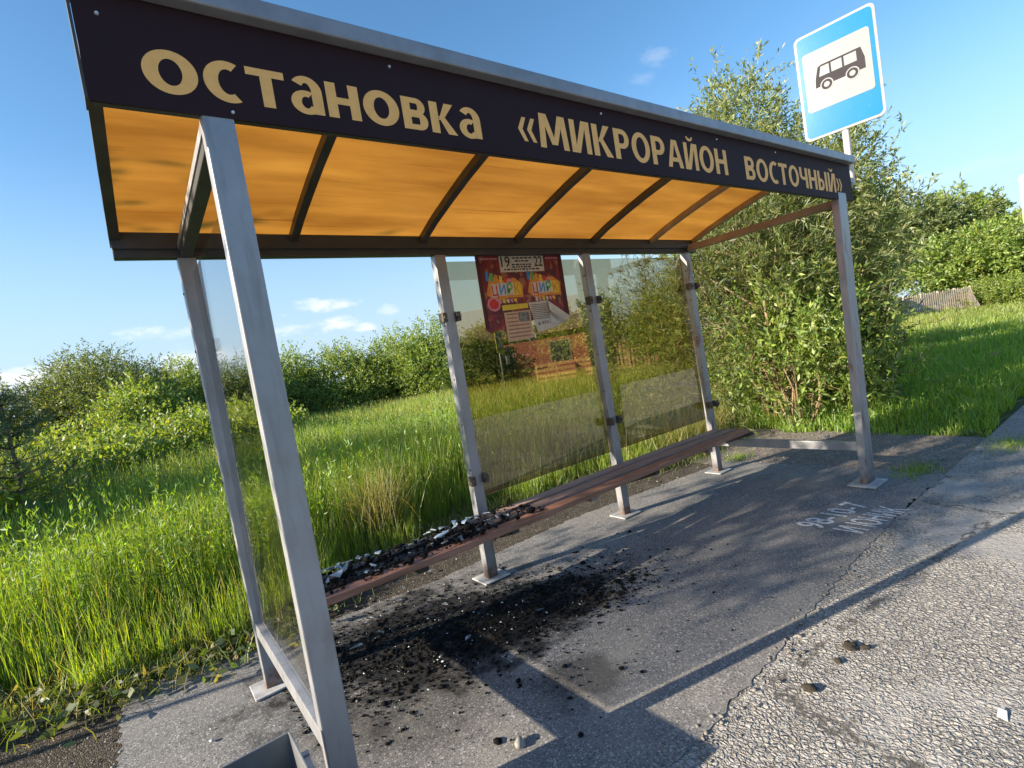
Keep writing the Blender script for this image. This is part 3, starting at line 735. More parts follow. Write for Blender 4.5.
# notices
N1 = empty('paper_notice', (1.842, YB + 0.030, 1.602), label='salmon paper notice with small photo below the yellow poster band', cat='notice')
pquad('sheet', [(0, -0.06), (0.23, -0.05), (0.24, 0.155), (0.0, 0.15)], 0, M['p_pink'] if False else pap('salmon_paper', (0.6, 0.38, 0.24)), N1)
pquad('photo', [(0.125, 0.075), (0.225, 0.075), (0.225, 0.145), (0.125, 0.145)], 0.0008, pap('photo_grey', (0.2, 0.19, 0.16), 0.6), N1)
m = MB()
for i in range(7):
    z_ = 0.13 - i * 0.027; x1_ = 0.115 if z_ > 0.07 else 0.215
    m.add([on_pane(0.02, z_, 0.001), on_pane(x1_, z_, 0.001), on_pane(x1_, z_ + 0.009, 0.001), on_pane(0.02, z_ + 0.009, 0.001)], [(0, 1, 2, 3)])
m.build('small_print', pap('brown_print', (0.3, 0.14, 0.08)), N1)
N2 = empty('paper_notice', (2.102, YB + 0.026, 1.617), label='pale paper notice with curled corner and phone number on the poster', cat='notice')
pquad('sheet', [(0.02, -0.03), (0.24, 0.0), (0.27, 0.02), (0.155, 0.20), (-0.03, 0.19)], 0, pap('notice_paper', (0.58, 0.51, 0.43)), N2)
nm = MB().add([(0.155, -0.002, 0.20), (0.27, -0.002, 0.02), (0.325, -0.05, 0.055), (0.16, -0.004, 0.03)], [(0, 3, 1), (0, 1, 2)])
nm.add([(0.155, -0.003, 0.20), (0.13, -0.045, 0.12), (0.31, -0.03, 0.015), (0.27, -0.003, 0.02)], [(0, 1, 2, 3)])
nm.build('curled_corner', pap('curl_paper', (0.66, 0.6, 0.52)), N2)
m = MB()
for i in range(9):
    z_ = 0.17 - i * 0.013; x1_ = 0.13 - 0.006 * max(0, i - 4) + (0.05 if i > 4 else 0)
    m.add([on_pane(-0.01, z_, 0.001), on_pane(x1_, z_, 0.001), on_pane(x1_, z_ + 0.006, 0.001), on_pane(-0.01, z_ + 0.006, 0.001)], [(0, 1, 2, 3)])
m.build('small_print', pap('grey_print', (0.16, 0.15, 0.14)), N2)
text_on('lettering', '8-922-263', M['p_black'], N2, 0.035, 0.22, 0.018, 0.022, lambda a, b, c: on_pane(a, b + (a - 0.035) * 0.1, c + 0.001), '8', 0.012, 0.0004)

# ------------------------------------------------------------------ small things on the ground
def lump(rng, r, sq=0.5, n=1):
    """irregular stone-like lump as arrays"""
    me = bmesh.new(); bmesh.ops.create_icosphere(me, subdivisions=n, radius=1.0)
    v = np.array([x.co[:] for x in me.verts]); fc = np.array([[q.index for q in p.verts] for p in me.faces]); me.free()
    v = v * (1 + rng.normal(0, 0.22, (len(v), 1))) * r * np.array([rng.uniform(0.7, 1.3), rng.uniform(0.7, 1.3), sq])
    a = rng.uniform(0, 2 * PI); c, s = math.cos(a), math.sin(a)
    v[:, :2] = v[:, :2] @ np.array([[c, s], [-s, c]])
    v[:, 2] -= v[:, 2].min() + r * 0.08
    return v, fc
def scatter(name, pts, radii, rng, mat, sq=0.5, z=0.002, kinds=9, **kw):
    base = [lump(rng, 1.0, sq) for _ in range(kinds)]
    V = []; F = []; n = 0
    for (x, y), rr in zip(pts, radii):
        v, fc = base[rng.integers(kinds)]
        V.append(v * rr + np.array([x, y, z])); F.append(fc + n); n += len(v)
    return link(name, np_mesh(name, np.concatenate(V), [np.concatenate(F)]), mat, **kw)
g = np.random.default_rng(21)
cl = [((0.55, 0.95), (0.4, 0.24), 4200), ((1.2, 0.66), (0.4, 0.17), 4200), ((1.65, 0.42), (0.28, 0.1), 1200), ((0.9, 0.45), (0.45, 0.25), 260), ((0.35, 1.1), (0.25, 0.25), 300), ((1.0, -0.05), (0.16, 0.12), 40), ((1.9, 0.15), (0.5, 0.25), 50), ((0.6, 0.15), (0.4, 0.25), 40)]
P = np.concatenate([g.normal(c, s, (n, 2)) for c, s, n in cl])
P = P[(P[:, 1] > -0.5) & (P[:, 1] < 1.7) & (P[:, 0] > 0.02)]
scatter('burnt_debris', P, np.abs(g.lognormal(-5.5, 0.62, len(P))), g, M['char'], 0.35, kind='stuff', label='black burnt debris scattered over the asphalt under the bench', cat='debris')
P = np.concatenate([g.normal((0.7, 0.95), (0.5, 0.35), (170, 2)), g.normal((1.2, 0.6), (0.45, 0.25), (80, 2))])
scatter('glass_crumbs', P, np.abs(g.lognormal(-5.9, 0.45, len(P))), g, flat('glass_crumb', (0.5, 0.55, 0.58), 0.25), 0.5, 0.006, kind='stuff', label='tiny pale glass crumbs glinting among the burnt debris', cat='debris')
# pebbles
P = np.stack([g.uniform(4.5, 6.2, 900), g.uniform(-0.45, 2.1, 900)], 1); P2 = np.stack([g.uniform(-2.6, -0.6, 900), g.uniform(-0.2, 2.1, 900)], 1)
P3 = np.stack([g.uniform(0.0, 4.5, 500), g.uniform(1.3, 2.4, 500)], 1)
ed = g.uniform(0, 1, 380); ex = -0.6 + 5.2 * ed; ey = np.interp(ex, [-0.62, 1.0, 1.7, 2.6, 3.8, 4.6], [-0.62, -0.6, -0.57, -0.5, -0.45, -0.48])
P4 = np.stack([ex, ey + g.normal(-0.01, 0.035, 380)], 1)
P5 = np.stack([g.uniform(-0.5, 6, 90), g.uniform(-1.6, 1.2, 90)], 1)
P = np.concatenate([P, P2, P3, P4, P5])
scatter('pebbles', P, np.minimum(g.lognormal(-5.3, 0.5, len(P)), 0.011), g, flat('pebble', (0.19, 0.18, 0.16), 0.8, 0, 0.5, 3), 0.5, -0.003, kind='stuff', label='small loose pebbles and chips on the bare soil', cat='pebbles')
# clods, stone, scraps
def one(name, px, py, rr, sq, mat, label, cat, group=None, z=0.0, n=2):
    p = ground_pt(px, py, z)
    v, fc = lump(g, rr, sq, n)
    return link(name, np_mesh(name, v, [fc]), mat, loc=(p[0], p[1], z - 0.002), label=label, cat=cat, group=group)
M['clod'] = flat('dark_clod', (0.045, 0.035, 0.025), 0.95, 0, 0.5, 40)
one('mud_clod', 810, 690, 0.026, 0.4, M['clod'], 'largest dark mud clod alone on the sunlit road', 'mud clod', 'mud clods on the road')
for px, py, rr in ((850, 647, 0.026), (866, 648, 0.02), (838, 662, 0.016)):
    one('mud_clod', px, py, rr, 0.4, M['clod'], 'one of three dark mud clods lying close together on the road', 'mud clod', 'mud clods on the road')
one('stone', 520, 746, 0.02, 0.8, flat('stone', (0.3, 0.28, 0.25), 0.85), 'small grey stone in the sunlit corner of asphalt', 'stone')
MB().add([(0, 0, 0.0), (0.05, 0.01, 0.006), (0.045, 0.03, 0.012), (0.005, 0.028, 0.004)], [(0, 1, 2, 3)]).build('paper_scrap', M['white'], loc=tuple(ground_pt(1008, 722)), label='white paper scrap on the road near the right edge', cat='scrap')
q = ground_pt(826, 437, 0.345)
# bench-top rubble and shards
def bench_pts(n, x0, x1): return np.stack([g.uniform(x0, x1, n), g.uniform(0.80, 1.13, n)], 1)
P = np.concatenate([bench_pts(420, 0.2, 1.2), bench_pts(120, 1.1, 1.65)])
scatter('charred_rubble', P, np.abs(g.lognormal(-4.7, 0.45, len(P))), g, M['char'], 0.6, 0.452, kind='stuff', label='charred crumbs covering the burnt end of the bench', cat='debris')
def shard_mesh(rng, s):
    k_ = rng.integers(3, 6); an = np.sort(rng.uniform(0, 2 * PI, k_)); rr = s * rng.uniform(0.5, 1.0, k_)
    poly = [(rr[i] * math.cos(an[i]), rr[i] * math.sin(an[i]) * 0.7) for i in range(k_)]
    return MB().prism(poly, 'z', 0, 0.005)
for i in range(46):
    s = g.uniform(0.02, 0.05)
    x = g.uniform(0.25, 1.5); y = g.uniform(0.82, 1.2) if x < 1.3 else g.uniform(0.9, 1.1)
    o = shard_mesh(g, s).build('glass_shard', M['shard'], label='sooty glass shard among the rubble on the burnt bench end', cat='glass shard', group='glass shards on the burnt bench')
    o.location = (x, min(y, 1.1), 0.462 + g.uniform(0, 0.015)); o.rotation_euler = (g.normal(0, 0.22), g.normal(0, 0.22), g.uniform(0, 6.28))
for i in range(16):
    s = g.uniform(0.04, 0.075); x = g.uniform(0.3, 1.4)
    o = shard_mesh(g, s).build('glass_shard', M['pale_shard'], label='large pale blue-grey glass shard on the burnt bench end', cat='glass shard', group='large pale glass shards on the bench')
    o.location = (x, g.uniform(0.95, 1.1), 0.474 + g.uniform(0, 0.012)); o.rotation_euler = (g.normal(0.08, 0.18), g.normal(0, 0.18), g.uniform(0, 6.28))
for i, (px, py) in enumerate(((405, 590), (400, 602), (372, 620), (432, 572), (497, 570), (380, 635), (445, 606), (356, 650), (540, 612), (470, 640))):
    p = ground_pt(px, py); o = shard_mesh(g, g.uniform(0.025, 0.05)).build('glass_shard', M['shard'], label='glass shard lying on the sooty asphalt below the bench', cat='glass shard', group='glass shards on the asphalt')
    o.location = (p[0], p[1], 0.012); o.rotation_euler = (g.normal(0, 0.12), g.normal(0, 0.12), g.uniform(0, 6.28))
# painted writing, read from the kerb side
pg = lambda a, b, c: (a, b, 0.0032 + c)
PT = empty('painted_writing', (0, 0, 0), label='two rows of white stencilled writing on the dark asphalt', cat='marking')
k = NT('worn_white_paint'); nz = k.noise(k.coords(), 45, 5, 0.7)
M['stencil'] = k.end(k.n('ShaderNodeMixShader', {0: k.ramp(nz, [(0.32, 0.0), (0.5, 0.9)]), 1: k.n('ShaderNodeBsdfTransparent').outputs[0], 2: k.pbr((0.75, 0.75, 0.74), 0.8)}).outputs[0])
sk = lambda a, b, c: (a, b - 0.18 * (a - 3.1), 0.0034 + c)
text_on('lettering', '98-10-7', M['stencil'], PT, 3.12, 3.70, -0.16, 0.175, sk, '8', 0.018, 0.0003)
text_on('lettering', 'И ЮНИК', M['stencil'], PT, 3.15, 3.70, -0.385, 0.175, sk, 'Н', 0.018, 0.0003)

# ------------------------------------------------------------------ foliage machinery
def unit(a): return a / np.maximum(np.linalg.norm(a, axis=-1, keepdims=True), 1e-9)
def palette(rng, n, cols, jit=0.18):
    c = np.array(cols)[rng.integers(len(cols), size=n)]
    return np.clip(c * (1 + rng.normal(0, jit, (n, 1))) * (1 + rng.normal(0, 0.06, (n, 3))), 0.004, 1)
def leaves(pos, d, L, W, rng, cols, fold=0.0):
    n = len(pos); d = unit(d)
    s = unit(np.cross(d, unit(rng.normal(0, 1, (n, 3)))))
    L = L[:, None]; W = W[:, None]
    nrm = np.cross(d, s)
    mid = pos + d * L * 0.45 + nrm * L * 0.06
    v = np.stack([pos, mid - s * W / 2, pos + d * L, mid + s * W / 2], 1).reshape(-1, 3)
    return v, np.arange(4 * n).reshape(n, 4), np.repeat(palette(rng, n, cols), 4, 0)
def twig_leaves(o, d, L, k, leafL, leafW, droop, rng, cols, spread=0.8):
    n = len(o); t = np.linspace(0.12, 1.0, k)[None, :, None] + rng.normal(0, 0.04, (n, k, 1))
    p = o[:, None] + d[:, None] * (L[:, None, None] * t); p[..., 2] -= (droop * (L[:, None, None] * t) ** 2)[..., 0]
    dd = d[:, None] + rng.normal(0, spread, (n, k, 3)); dd[..., 2] -= droop * 0.9 * (L[:, None] * t[..., 0]) * 1.5
    p = p.reshape(-1, 3); dd = dd.reshape(-1, 3)
    m = len(p)
    return leaves(p, dd, leafL * rng.uniform(0.65, 1.3, m), leafW * rng.uniform(0.7, 1.25, m), rng, cols)
def crown_arrays(lobes, rng, clumps, twigs, k, twigL, leafL, leafW, droop, cols, up=0.35, fill=0.45, spread=0.8):
    lob = np.array([l[:6] for l in lobes], float); w = np.prod(lob[:, 3:], 1) ** 0.67; w /= w.sum()
    li = rng.choice(len(lob), clumps, p=w)
    dr = unit(rng.normal(0, 1, (clumps, 3)) + np.array([0, 0, 0.15]))
    rad = rng.uniform(fill, 1.0, (clumps, 1)) ** 0.6
    cc = lob[li, :3] + dr * lob[li, 3:] * rad * rng.uniform(0.82, 1.1, (clumps, 1))
    ci = np.repeat(np.arange(clumps), twigs)
    n = len(ci)
    o = cc[ci] + rng.normal(0, twigL * 0.45, (n, 3))
    d = unit(dr[ci] * 0.7 + np.array([0, 0, up]) + rng.normal(0, 0.55, (n, 3)))
    return twig_leaves(o, d, twigL * rng.uniform(0.6, 1.35, n), k, leafL, leafW, droop, rng, cols, spread)
def trunk_mb(base_r, h, lobes, rng, stems=1, thin=1.0):
    m = MB()
    for s in range(stems):
        a = rng.uniform(0, 6.28); off = 0.12 * (stems > 1)
        p0 = np.array([off * math.cos(a), off * math.sin(a), -0.05])
        top = np.array([0.05 * h * rng.normal(), 0.05 * h * rng.normal(), h * 0.55]) + p0 * 3
        mid = (p0 + top) / 2 + rng.normal(0, 0.03 * h, 3)
        m.tube([p0, mid, top], [base_r, base_r * 0.8, base_r * 0.55], 7)
        for l in lobes:
            if stems > 1 and rng.random() > 0.5: continue
            e = np.array(l[:3]) + np.array(l[3:6]) * rng.uniform(-0.2, 0.5, 3)
            b = mid + (top - mid) * rng.uniform(0.2, 1.0)
            md = (b + e) / 2 + rng.normal(0, 0.06 * h, 3)
            m.tube([b, md, e], [base_r * 0.45 * thin, base_r * 0.3 * thin, base_r * 0.08], 6)
            for _ in range(3):
                e2 = e + np.array(l[3:6]) * rng.normal(0, 0.5, 3)
                m.tube([md, (md + e2) / 2 + rng.normal(0, 0.03 * h, 3), e2], [base_r * 0.25 * thin, base_r * 0.15 * thin, base_r * 0.05], 5)
    return m
def tree(name, x, y, lobes, label, cat, seed, clumps, twigs, k, twigL, leafL, leafW, droop, cols, base_r=0.1, stems=1, group=None, up=0.35, fill=0.45, bark=None, mat=None, spread=0.8):
    rng = np.random.default_rng(seed)
    root = empty(name, (x, y, -0.02), label=label, cat=cat, group=group)
    h = max(l[2] + l[5] for l in lobes)
    trunk_mb(base_r, h, lobes, rng, stems).build('trunk', bark or M['bark'], root, smooth=True)
    v, fc, c = crown_arrays(lobes, rng, clumps, twigs, k, twigL, leafL, leafW, droop, cols, up, fill, spread)
    link('crown', np_mesh('crown', v, [fc], c), mat or M['leaf'], root)
    return root

OLIVE = [(0.14, 0.185, 0.045), (0.11, 0.155, 0.04), (0.175, 0.205, 0.06), (0.09, 0.13, 0.035)]
FRESH = [(0.19, 0.28, 0.045), (0.24, 0.33, 0.055), (0.145, 0.22, 0.04), (0.28, 0.35, 0.07)]
YELLOW = [(0.19, 0.27, 0.035), (0.23, 0.30, 0.04), (0.15, 0.23, 0.035), (0.26, 0.31, 0.05)]
WILLOW = [(0.12, 0.17, 0.04), (0.085, 0.13, 0.03), (0.18, 0.21, 0.06), (0.19, 0.19, 0.045)]
SILVER = [(0.26, 0.30, 0.12), (0.2, 0.25, 0.09), (0.32, 0.35, 0.17), (0.17, 0.22, 0.07)]
DARK = [(0.035, 0.065, 0.02), (0.05, 0.08, 0.025), (0.03, 0.05, 0.02)]

def at_h(px, py, d):
    p = at(px, d); return p[0], p[1], height(px, py, d)

# willow bush behind the right end of the shelter
x, y = 6.75, 1.85
lob = [(0, 0, 1.6, 0.8, 0.8, 1.1), (0.4, -0.35, 1.3, 0.45, 0.45, 0.9), (-0.45, 0.8, 1.5, 0.7, 0.8, 1.1), (0.7, 0.4, 2.1, 0.8, 0.8, 0.9), (-0.1, 0.1, 2.6, 0.7, 0.9, 0.7), (0.5, -0.4, 0.7, 0.45, 0.4, 0.5), (-0.25, 0.55, 0.6, 0.5, 0.7, 0.4), (0.2, 1.7, 1.4, 0.8, 0.8, 1.2)]
tree('willow_bush', x, y, lob, 'big feathery willow bush just behind the right end of the shelter', 'bush', 101, 250, 7, 22, 0.62, 0.115, 0.0145, 0.42, WILLOW, 0.03, 11, up=0.7, bark=M['pale_bark'], fill=0.15, spread=0.42)
lob = [(0, 0, 0.55, 0.45, 0.45, 0.5), (0.15, -0.35, 0.85, 0.4, 0.4, 0.6), (-0.1, 0.4, 0.75, 0.4, 0.4, 0.5), (0.2, 0.1, 1.25, 0.35, 0.45, 0.45), (0.25, -0.6, 0.5, 0.3, 0.28, 0.4)]
tree('leafy_bush', 6.5, 1.45, lob, 'bright broad-leaved bush in front of the feathery willow, right of the bench end', 'bush', 104, 120, 6, 15, 0.52, 0.085, 0.028, 0.12, FRESH, 0.015, 9, up=1.3, fill=0.3, bark=M['pale_bark'], spread=0.6)
# tall silvery tree behind
x, y, hh = at_h(772, 60, 9.3)
lob = [(0, 0.1, hh - 0.85, 0.55, 0.55, 0.85), (0.1, 0.25, hh - 1.9, 0.9, 0.9, 1.0), (0.3, -0.8, hh - 2.0, 0.75, 0.75, 0.9), (0.3, -1.05, hh - 3.0, 0.75, 0.75, 0.8), (0, 0.4, 2.2, 0.9, 1.0, 1.1), (0.3, -0.4, 2.2, 0.9, 1.0, 0.9)]
tree('willow_tree', x, y, lob, 'tallest silvery green willow tree rising above the shelter roof', 'tree', 102, 860, 8, 11, 0.36, 0.095, 0.024, 0.25, SILVER, 0.09, 2, up=0.6, fill=0.35)
# right-hand trees beyond the lawn
def simple(px, py, d, w, name, label, cols, seed, cat='tree', group=None, leafs=1.0, clumps=150, leaf=0.125, low=0.2, **kw):
    x, y, hh = at_h(px, py, d); rng = np.random.default_rng(seed)
    R_ = w / 2; lob = []
    n = 6
    for i in range(n):
        a = 2 * PI * i / n + rng.uniform(0, 1); rr = R_ * rng.uniform(0.35, 0.6)
        z = hh * rng.uniform(low + 0.12, 0.72)
        lob.append((rr * math.cos(a), rr * math.sin(a), z, R_ * 0.5, R_ * 0.5, min(hh * 0.26, z * 0.9)))
    lob.append((0, 0, hh * 0.76, R_ * 0.5, R_ * 0.5, hh * 0.24))
    lob.append((0, 0, hh * 0.45, R_ * 0.75, R_ * 0.75, hh * 0.33))
    return tree(name, x, y, lob, label, cat, seed, int(clumps * 1.5), 7, 10, kw.pop('twig', 0.5), leaf, leaf * kw.pop('wr', 0.42), kw.pop('droop', 0.15), cols, kw.pop('base_r', 0.09), kw.pop('stems', 2), group, **kw)
GR = 'trees and bushes beyond the lawn'
simple(872, 178, 62, 12.0, 'deciduous_tree', 'tall light green tree right behind the fascia end', FRESH, 111, group=GR, clumps=340, leaf=0.3)
simple(920, 198, 60, 11.0, 'deciduous_tree', 'rounded green tree behind the pale picket fence', OLIVE, 112, group=GR, clumps=320, leaf=0.3)
simple(962, 188, 70, 13.0, 'deciduous_tree', 'far tree with highest top beyond the picket fence', FRESH, 113, group=GR, clumps=300, leaf=0.34)
simple(1008, 220, 46, 11.0, 'deciduous_tree', 'broad light green tree at the right edge of the picture', FRESH, 114, group=GR, clumps=420, leaf=0.24, low=0.0)
simple(994, 284, 41, 3.4, 'bush', 'low yellow green bush at the right end of the picket fence', YELLOW, 115, 'bush', clumps=90, leaf=0.13, low=0.0)
simple(1075, 200, 48, 10.0, 'deciduous_tree', 'light green tree just outside the right edge', FRESH, 116, group=GR, clumps=200, leaf=0.2, low=0.0)
simple(822, 250, 15, 2.0, 'willow_bush', 'narrow leaved willow between the willow bush and the light green tree', SILVER, 117, 'bush', clumps=220, leaf=0.13, wr=0.25, low=0.0, droop=0.3)
simple(848, 275, 8.6, 0.4, 'willow_bush', 'small willow bush with drooping leaves beside the lawn', WILLOW, 118, 'bush', clumps=90, leaf=0.12, wr=0.2, droop=0.5, low=0.0, base_r=0.02, stems=4, twig=0.35)
# left horizon bushes and trees
GL = 'trees along the far side of the meadow'
simple(97, 356, 24, 6.4, 'rounded_bush', 'big dark rounded bush on the left skyline', OLIVE, 121, 'bush', clumps=620, leaf=0.12, wr=0.3, low=0.0, twig=0.45)
simple(147, 384, 19, 2.4, 'bush', 'smaller yellow green bush in front of the big rounded bush', FRESH, 122, 'bush', clumps=150, leaf=0.12, low=0.0, twig=0.35)
simple(122, 397, 17, 1.1, 'bush', 'young yellow sapling left of the yellow green bush', YELLOW, 130, 'bush', clumps=70, leaf=0.1, low=0.0, twig=0.3)
simple(192, 362, 27, 3.6, 'deciduous_tree', 'green tree seen just left of the rear left post', FRESH, 123, group=GL, clumps=200, low=0.0)
simple(243, 372, 27, 4.4, 'deciduous_tree', 'green tree seen between the two left posts', FRESH, 124, group=GL, clumps=200, low=0.0)
simple(292, 348, 28, 3.4, 'deciduous_tree', 'slim light tree just right of the front left post', FRESH, 125, group=GL, clumps=200, low=0.0)
simple(345, 348, 28, 4.6, 'deciduous_tree', 'light green tree in the middle of the meadow edge', FRESH, 126, group=GL, clumps=260, low=0.0)
simple(395, 336, 28, 4.4, 'deciduous_tree', 'rounded tree left of the post with the missing pane', FRESH, 127, group=GL, clumps=260, low=0.0)
simple(437, 318, 27, 3.6, 'deciduous_tree', 'taller tree close behind the second rear post', FRESH, 128, group=GL, clumps=260, low=0.0)
simple(500, 325, 30, 5.0, 'deciduous_tree', 'tree behind the poster pane', FRESH, 129, group=GL, clumps=220, low=0.0, leaf=0.15)
simple(565, 315, 30, 5.0, 'deciduous_tree', 'tree behind the right part of the poster pane', FRESH, 131, group=GL, clumps=220, low=0.0, leaf=0.15)
simple(640, 300, 24, 5.0, 'deciduous_tree', 'tree behind the right hand pane', FRESH, 132, group=GL, clumps=220, low=0.0, leaf=0.18)
simple(-40, 385, 26, 5.0, 'rounded_bush', 'dark bush at the left picture edge', OLIVE, 133, 'bush', clumps=220, leaf=0.16, low=0.0)
# spreading yellow-green shrubs, each its own thing
GS = 'yellow green shrubs along the meadow'
for i, (px, d, w, hh) in enumerate(((-60, 9.0, 2.4, 1.25), (25, 10.0, 2.2, 1.2), (70, 10.8, 2.4, 1.3), (115, 11.6, 2.3, 1.35), (160, 12.6, 2.5, 1.45), (205, 13.2, 2.4, 1.5), (245, 14.2, 2.6, 1.5), (60, 13.2, 3.0, 1.7), (150, 15.5, 3.2, 1.7), (225, 16.5, 3.0, 1.8))):
    p = at(px, d); rng = np.random.default_rng(140 + i); R_ = w / 2; hh *= 0.8
    lob = [(R_ * 0.55 * math.cos(a), R_ * 0.55 * math.sin(a), hh * 0.5, R_ * 0.55, R_ * 0.55, hh * 0.42) for a in np.arange(6) * PI / 3 + rng.uniform(0, 1)] + [(0, 0, hh * 0.55, R_ * 0.6, R_ * 0.6, hh * 0.42)]
    tree('spreading_shrub', p[0], p[1], lob, 'low yellow green shrub in the band across the meadow', 'shrub', 150 + i, 150, 6, 8, 0.24, 0.085, 0.045, 0.1, YELLOW, 0.025, 4, GS, up=0.8, fill=0.5)
tree('young_tree', -4.3, 2.15, [(0, 0, 2.75, 0.75, 0.75, 0.45), (0.3, 0.25, 3.3, 0.7, 0.7, 0.5), (0.1, -0.45, 3.1, 0.5, 0.5, 0.4)], 'young tree left of the picture that throws dappled shade under the shelter', 'tree', 172, 75, 6, 8, 0.35, 0.1, 0.05, 0.1, FRESH, 0.035, 1)
tree('deciduous_tree', -8.0, 7.1, [(0, 0, 2.0, 1.0, 1.0, 1.2), (0.4, 0.3, 3.3, 0.9, 0.9, 1.0), (-0.4, -0.3, 3.9, 0.7, 0.8, 0.8), (0.2, -0.5, 1.2, 0.9, 0.9, 0.8)], 'tree standing left of the picture with its shadow across the meadow', 'tree', 171, 240, 7, 9, 0.45, 0.13, 0.06, 0.1, FRESH, 0.08, 2)
# small pine at the left edge
def pine(x, y, h, seed, label):
    rng = np.random.default_rng(seed); root = empty('young_pine', (x, y, -0.02), label=label, cat='pine tree')
    tm = MB(); tm.tube([(0, 0, -0.05), (0.02, 0.01, h * 0.5), (0, 0, h * 0.97)], [0.035, 0.025, 0.006], 7)
    O, D, L = [], [], []
    z = 0.25 * h
    while z < h * 0.97:
        for q in range(6):
            a = rng.uniform(0, 6.28); bl = (1 - z / h) * h * 0.42 + 0.1
            e = np.array([math.cos(a) * bl, math.sin(a) * bl, z + bl * 0.35])
            tm.tube([(0, 0, z), (e[0] * 0.6, e[1] * 0.6, z + bl * 0.12), e], [0.008, 0.006, 0.003], 5)
            for s_ in np.linspace(0.25, 1, 9):
                pnt = np.array([e[0] * s_, e[1] * s_, z + (e[2] - z) * s_ ** 1.5]); O.append(pnt); D.append(np.array([math.cos(a), math.sin(a), 0.7]) + rng.normal(0, 0.5, 3)); L.append(0.14)
        z += h * 0.085
    tm.build('trunk', M['bark'], root, smooth=True)
    O, D, L = np.array(O), unit(np.array(D)), np.array(L)
    v, fc, c = twig_leaves(O, D, L, 16, 0.075, 0.006, 0.0, rng, [(0.075, 0.13, 0.045), (0.095, 0.15, 0.05), (0.06, 0.10, 0.04)], 0.7)
    link('crown', np_mesh('crown', v, [fc], c), M['conifer'], root)
p = at(8, 8.2); pine(p[0], p[1], 1.95, 77, 'small dark young pine at the left edge of the meadow')
# p = at(40, 7.6); pine(p[0], p[1], 1.25, 78, 'lower young pine among the yellow green shrubs')

# ------------------------------------------------------------------ grass
def blades(pos, H, W, lean, rng, root_c, tip_c, bend=1.0):
    n = len(pos); a = rng.uniform(0, 2 * PI, n)
    face = np.stack([np.cos(a), np.sin(a), np.zeros(n)], 1)
    la = rng.uniform(0, 2 * PI, n); ld = np.stack([np.cos(la), np.sin(la), np.zeros(n)], 1)
    V = []; C = []
    for t, w in ((0.0, 1.0), (0.4, 0.9), (0.75, 0.6)):
        ctr = pos + ld * (lean * H * t ** 2)[:, None] + np.array([0, 0, 1.0]) * (H * (t - 0.18 * lean * t * t))[:, None]
        for s in (-1, 1): V.append(ctr + face * (s * w * W / 2)[:, None]); C.append(root_c + (tip_c - root_c) * t)
    V.append(pos + ld * (lean * H)[:, None] + np.array([0, 0, 1.0]) * (H * (1 - 0.18 * lean))[:, None]); C.append(tip_c)
    v = np.stack(V, 1).reshape(-1, 3); c = np.stack(C, 1).reshape(-1, 3)
    b = np.arange(n)[:, None] * 7
    return v, [b + np.array([[0, 1, 3, 2]]), b + np.array([[2, 3, 5, 4]]), b + np.array([[4, 5, 6]])], c
def vnoise(xy, sc, seed):
    rng = np.random.default_rng(seed); t = rng.uniform(0, 1, (64, 64)); p = xy * sc; i = np.floor(p).astype(int); fr = p - i; fr = fr * fr * (3 - 2 * fr)
    g_ = lambda a, b: t[(i[:, 0] + a) % 64, (i[:, 1] + b) % 64]
    return (g_(0, 0) * (1 - fr[:, 0]) + g_(1, 0) * fr[:, 0]) * (1 - fr[:, 1]) + (g_(0, 1) * (1 - fr[:, 0]) + g_(1, 1) * fr[:, 0]) * fr[:, 1]
EDX = [-9, -4, -1.1, -0.6, 0.0, 0.95, 1.9, 3.0, 4.4, 5.2, 6.1, 60]
EDY = [2.6, 2.3, 2.05, 1.86, 1.82, 2.25, 2.55, 2.35, 1.85, 1.95, 2.2, 2.4]
def polar(n, r0, r1, a0, a1, rng):
    rr = np.exp(rng.uniform(math.log(r0), math.log(r1), n)); a = rng.uniform(a0, a1, n)
    return np.stack([CAM[0] + rr * np.sin(a), CAM[1] + rr * np.cos(a)], 1), rr
GA = np.array([(0.20, 0.33, 0.03), (0.25, 0.37, 0.034), (0.31, 0.39, 0.046), (0.15, 0.28, 0.027)])
g = np.random.default_rng(5)
P, rr = polar(240000, 3.2, 40, -0.42, 1.35, g)
ey = np.interp(P[:, 0], EDX, EDY)
dist_edge = P[:, 1] - ey + (vnoise(P, 2.3, 4) - 0.5) * 0.5
keep = (dist_edge > 0) & ~((P[:, 0] > 6.0) & (P[:, 1] < 2.3))
P, rr, de = P[keep], rr[keep], dist_edge[keep]
n = len(P)
hn = vnoise(P, 0.9, 1) * 0.6 + vnoise(P, 0.25, 2) * 0.6
Hh = (0.32 + 0.42 * hn + 0.12 * np.clip(de, 0, 1)) * g.uniform(0.55, 1.2, n) * np.clip(0.45 + de * 1.1, 0.35, 1)
Hh *= np.interp(P[:, 0], [3, 4.5, 6], [1, 0.75, 0.6])
W = 0.003 + 0.0009 * rr
ci = g.integers(len(GA), size=n)
yel = np.clip(vnoise(P, 0.35, 9) * 1.3 - 0.35 + (rr > 14) * 0.55, 0, 1)[:, None]
base = GA[ci] * (1 + g.normal(0, 0.15, (n, 1)))
tip = base * (1 - yel * 0.6) + np.array([(0.26, 0.24, 0.06)]) * yel * 0.7
dry = g.random(n) < 0.09
tip[dry] = (0.36, 0.30, 0.13); base[dry] = (0.22, 0.19, 0.08)
v, fc, c = blades(np.c_[P, np.full(n, -0.02)], Hh, W, np.abs(g.normal(0.13, 0.14, n)), g, np.clip(base * 0.9, 0.004, 1), np.clip(tip, 0.004, 1))
link('tall_grass', np_mesh('tall_grass', v, fc, c), M['grass'], kind='stuff', label='tall unmown meadow grass behind the shelter', cat='grass')
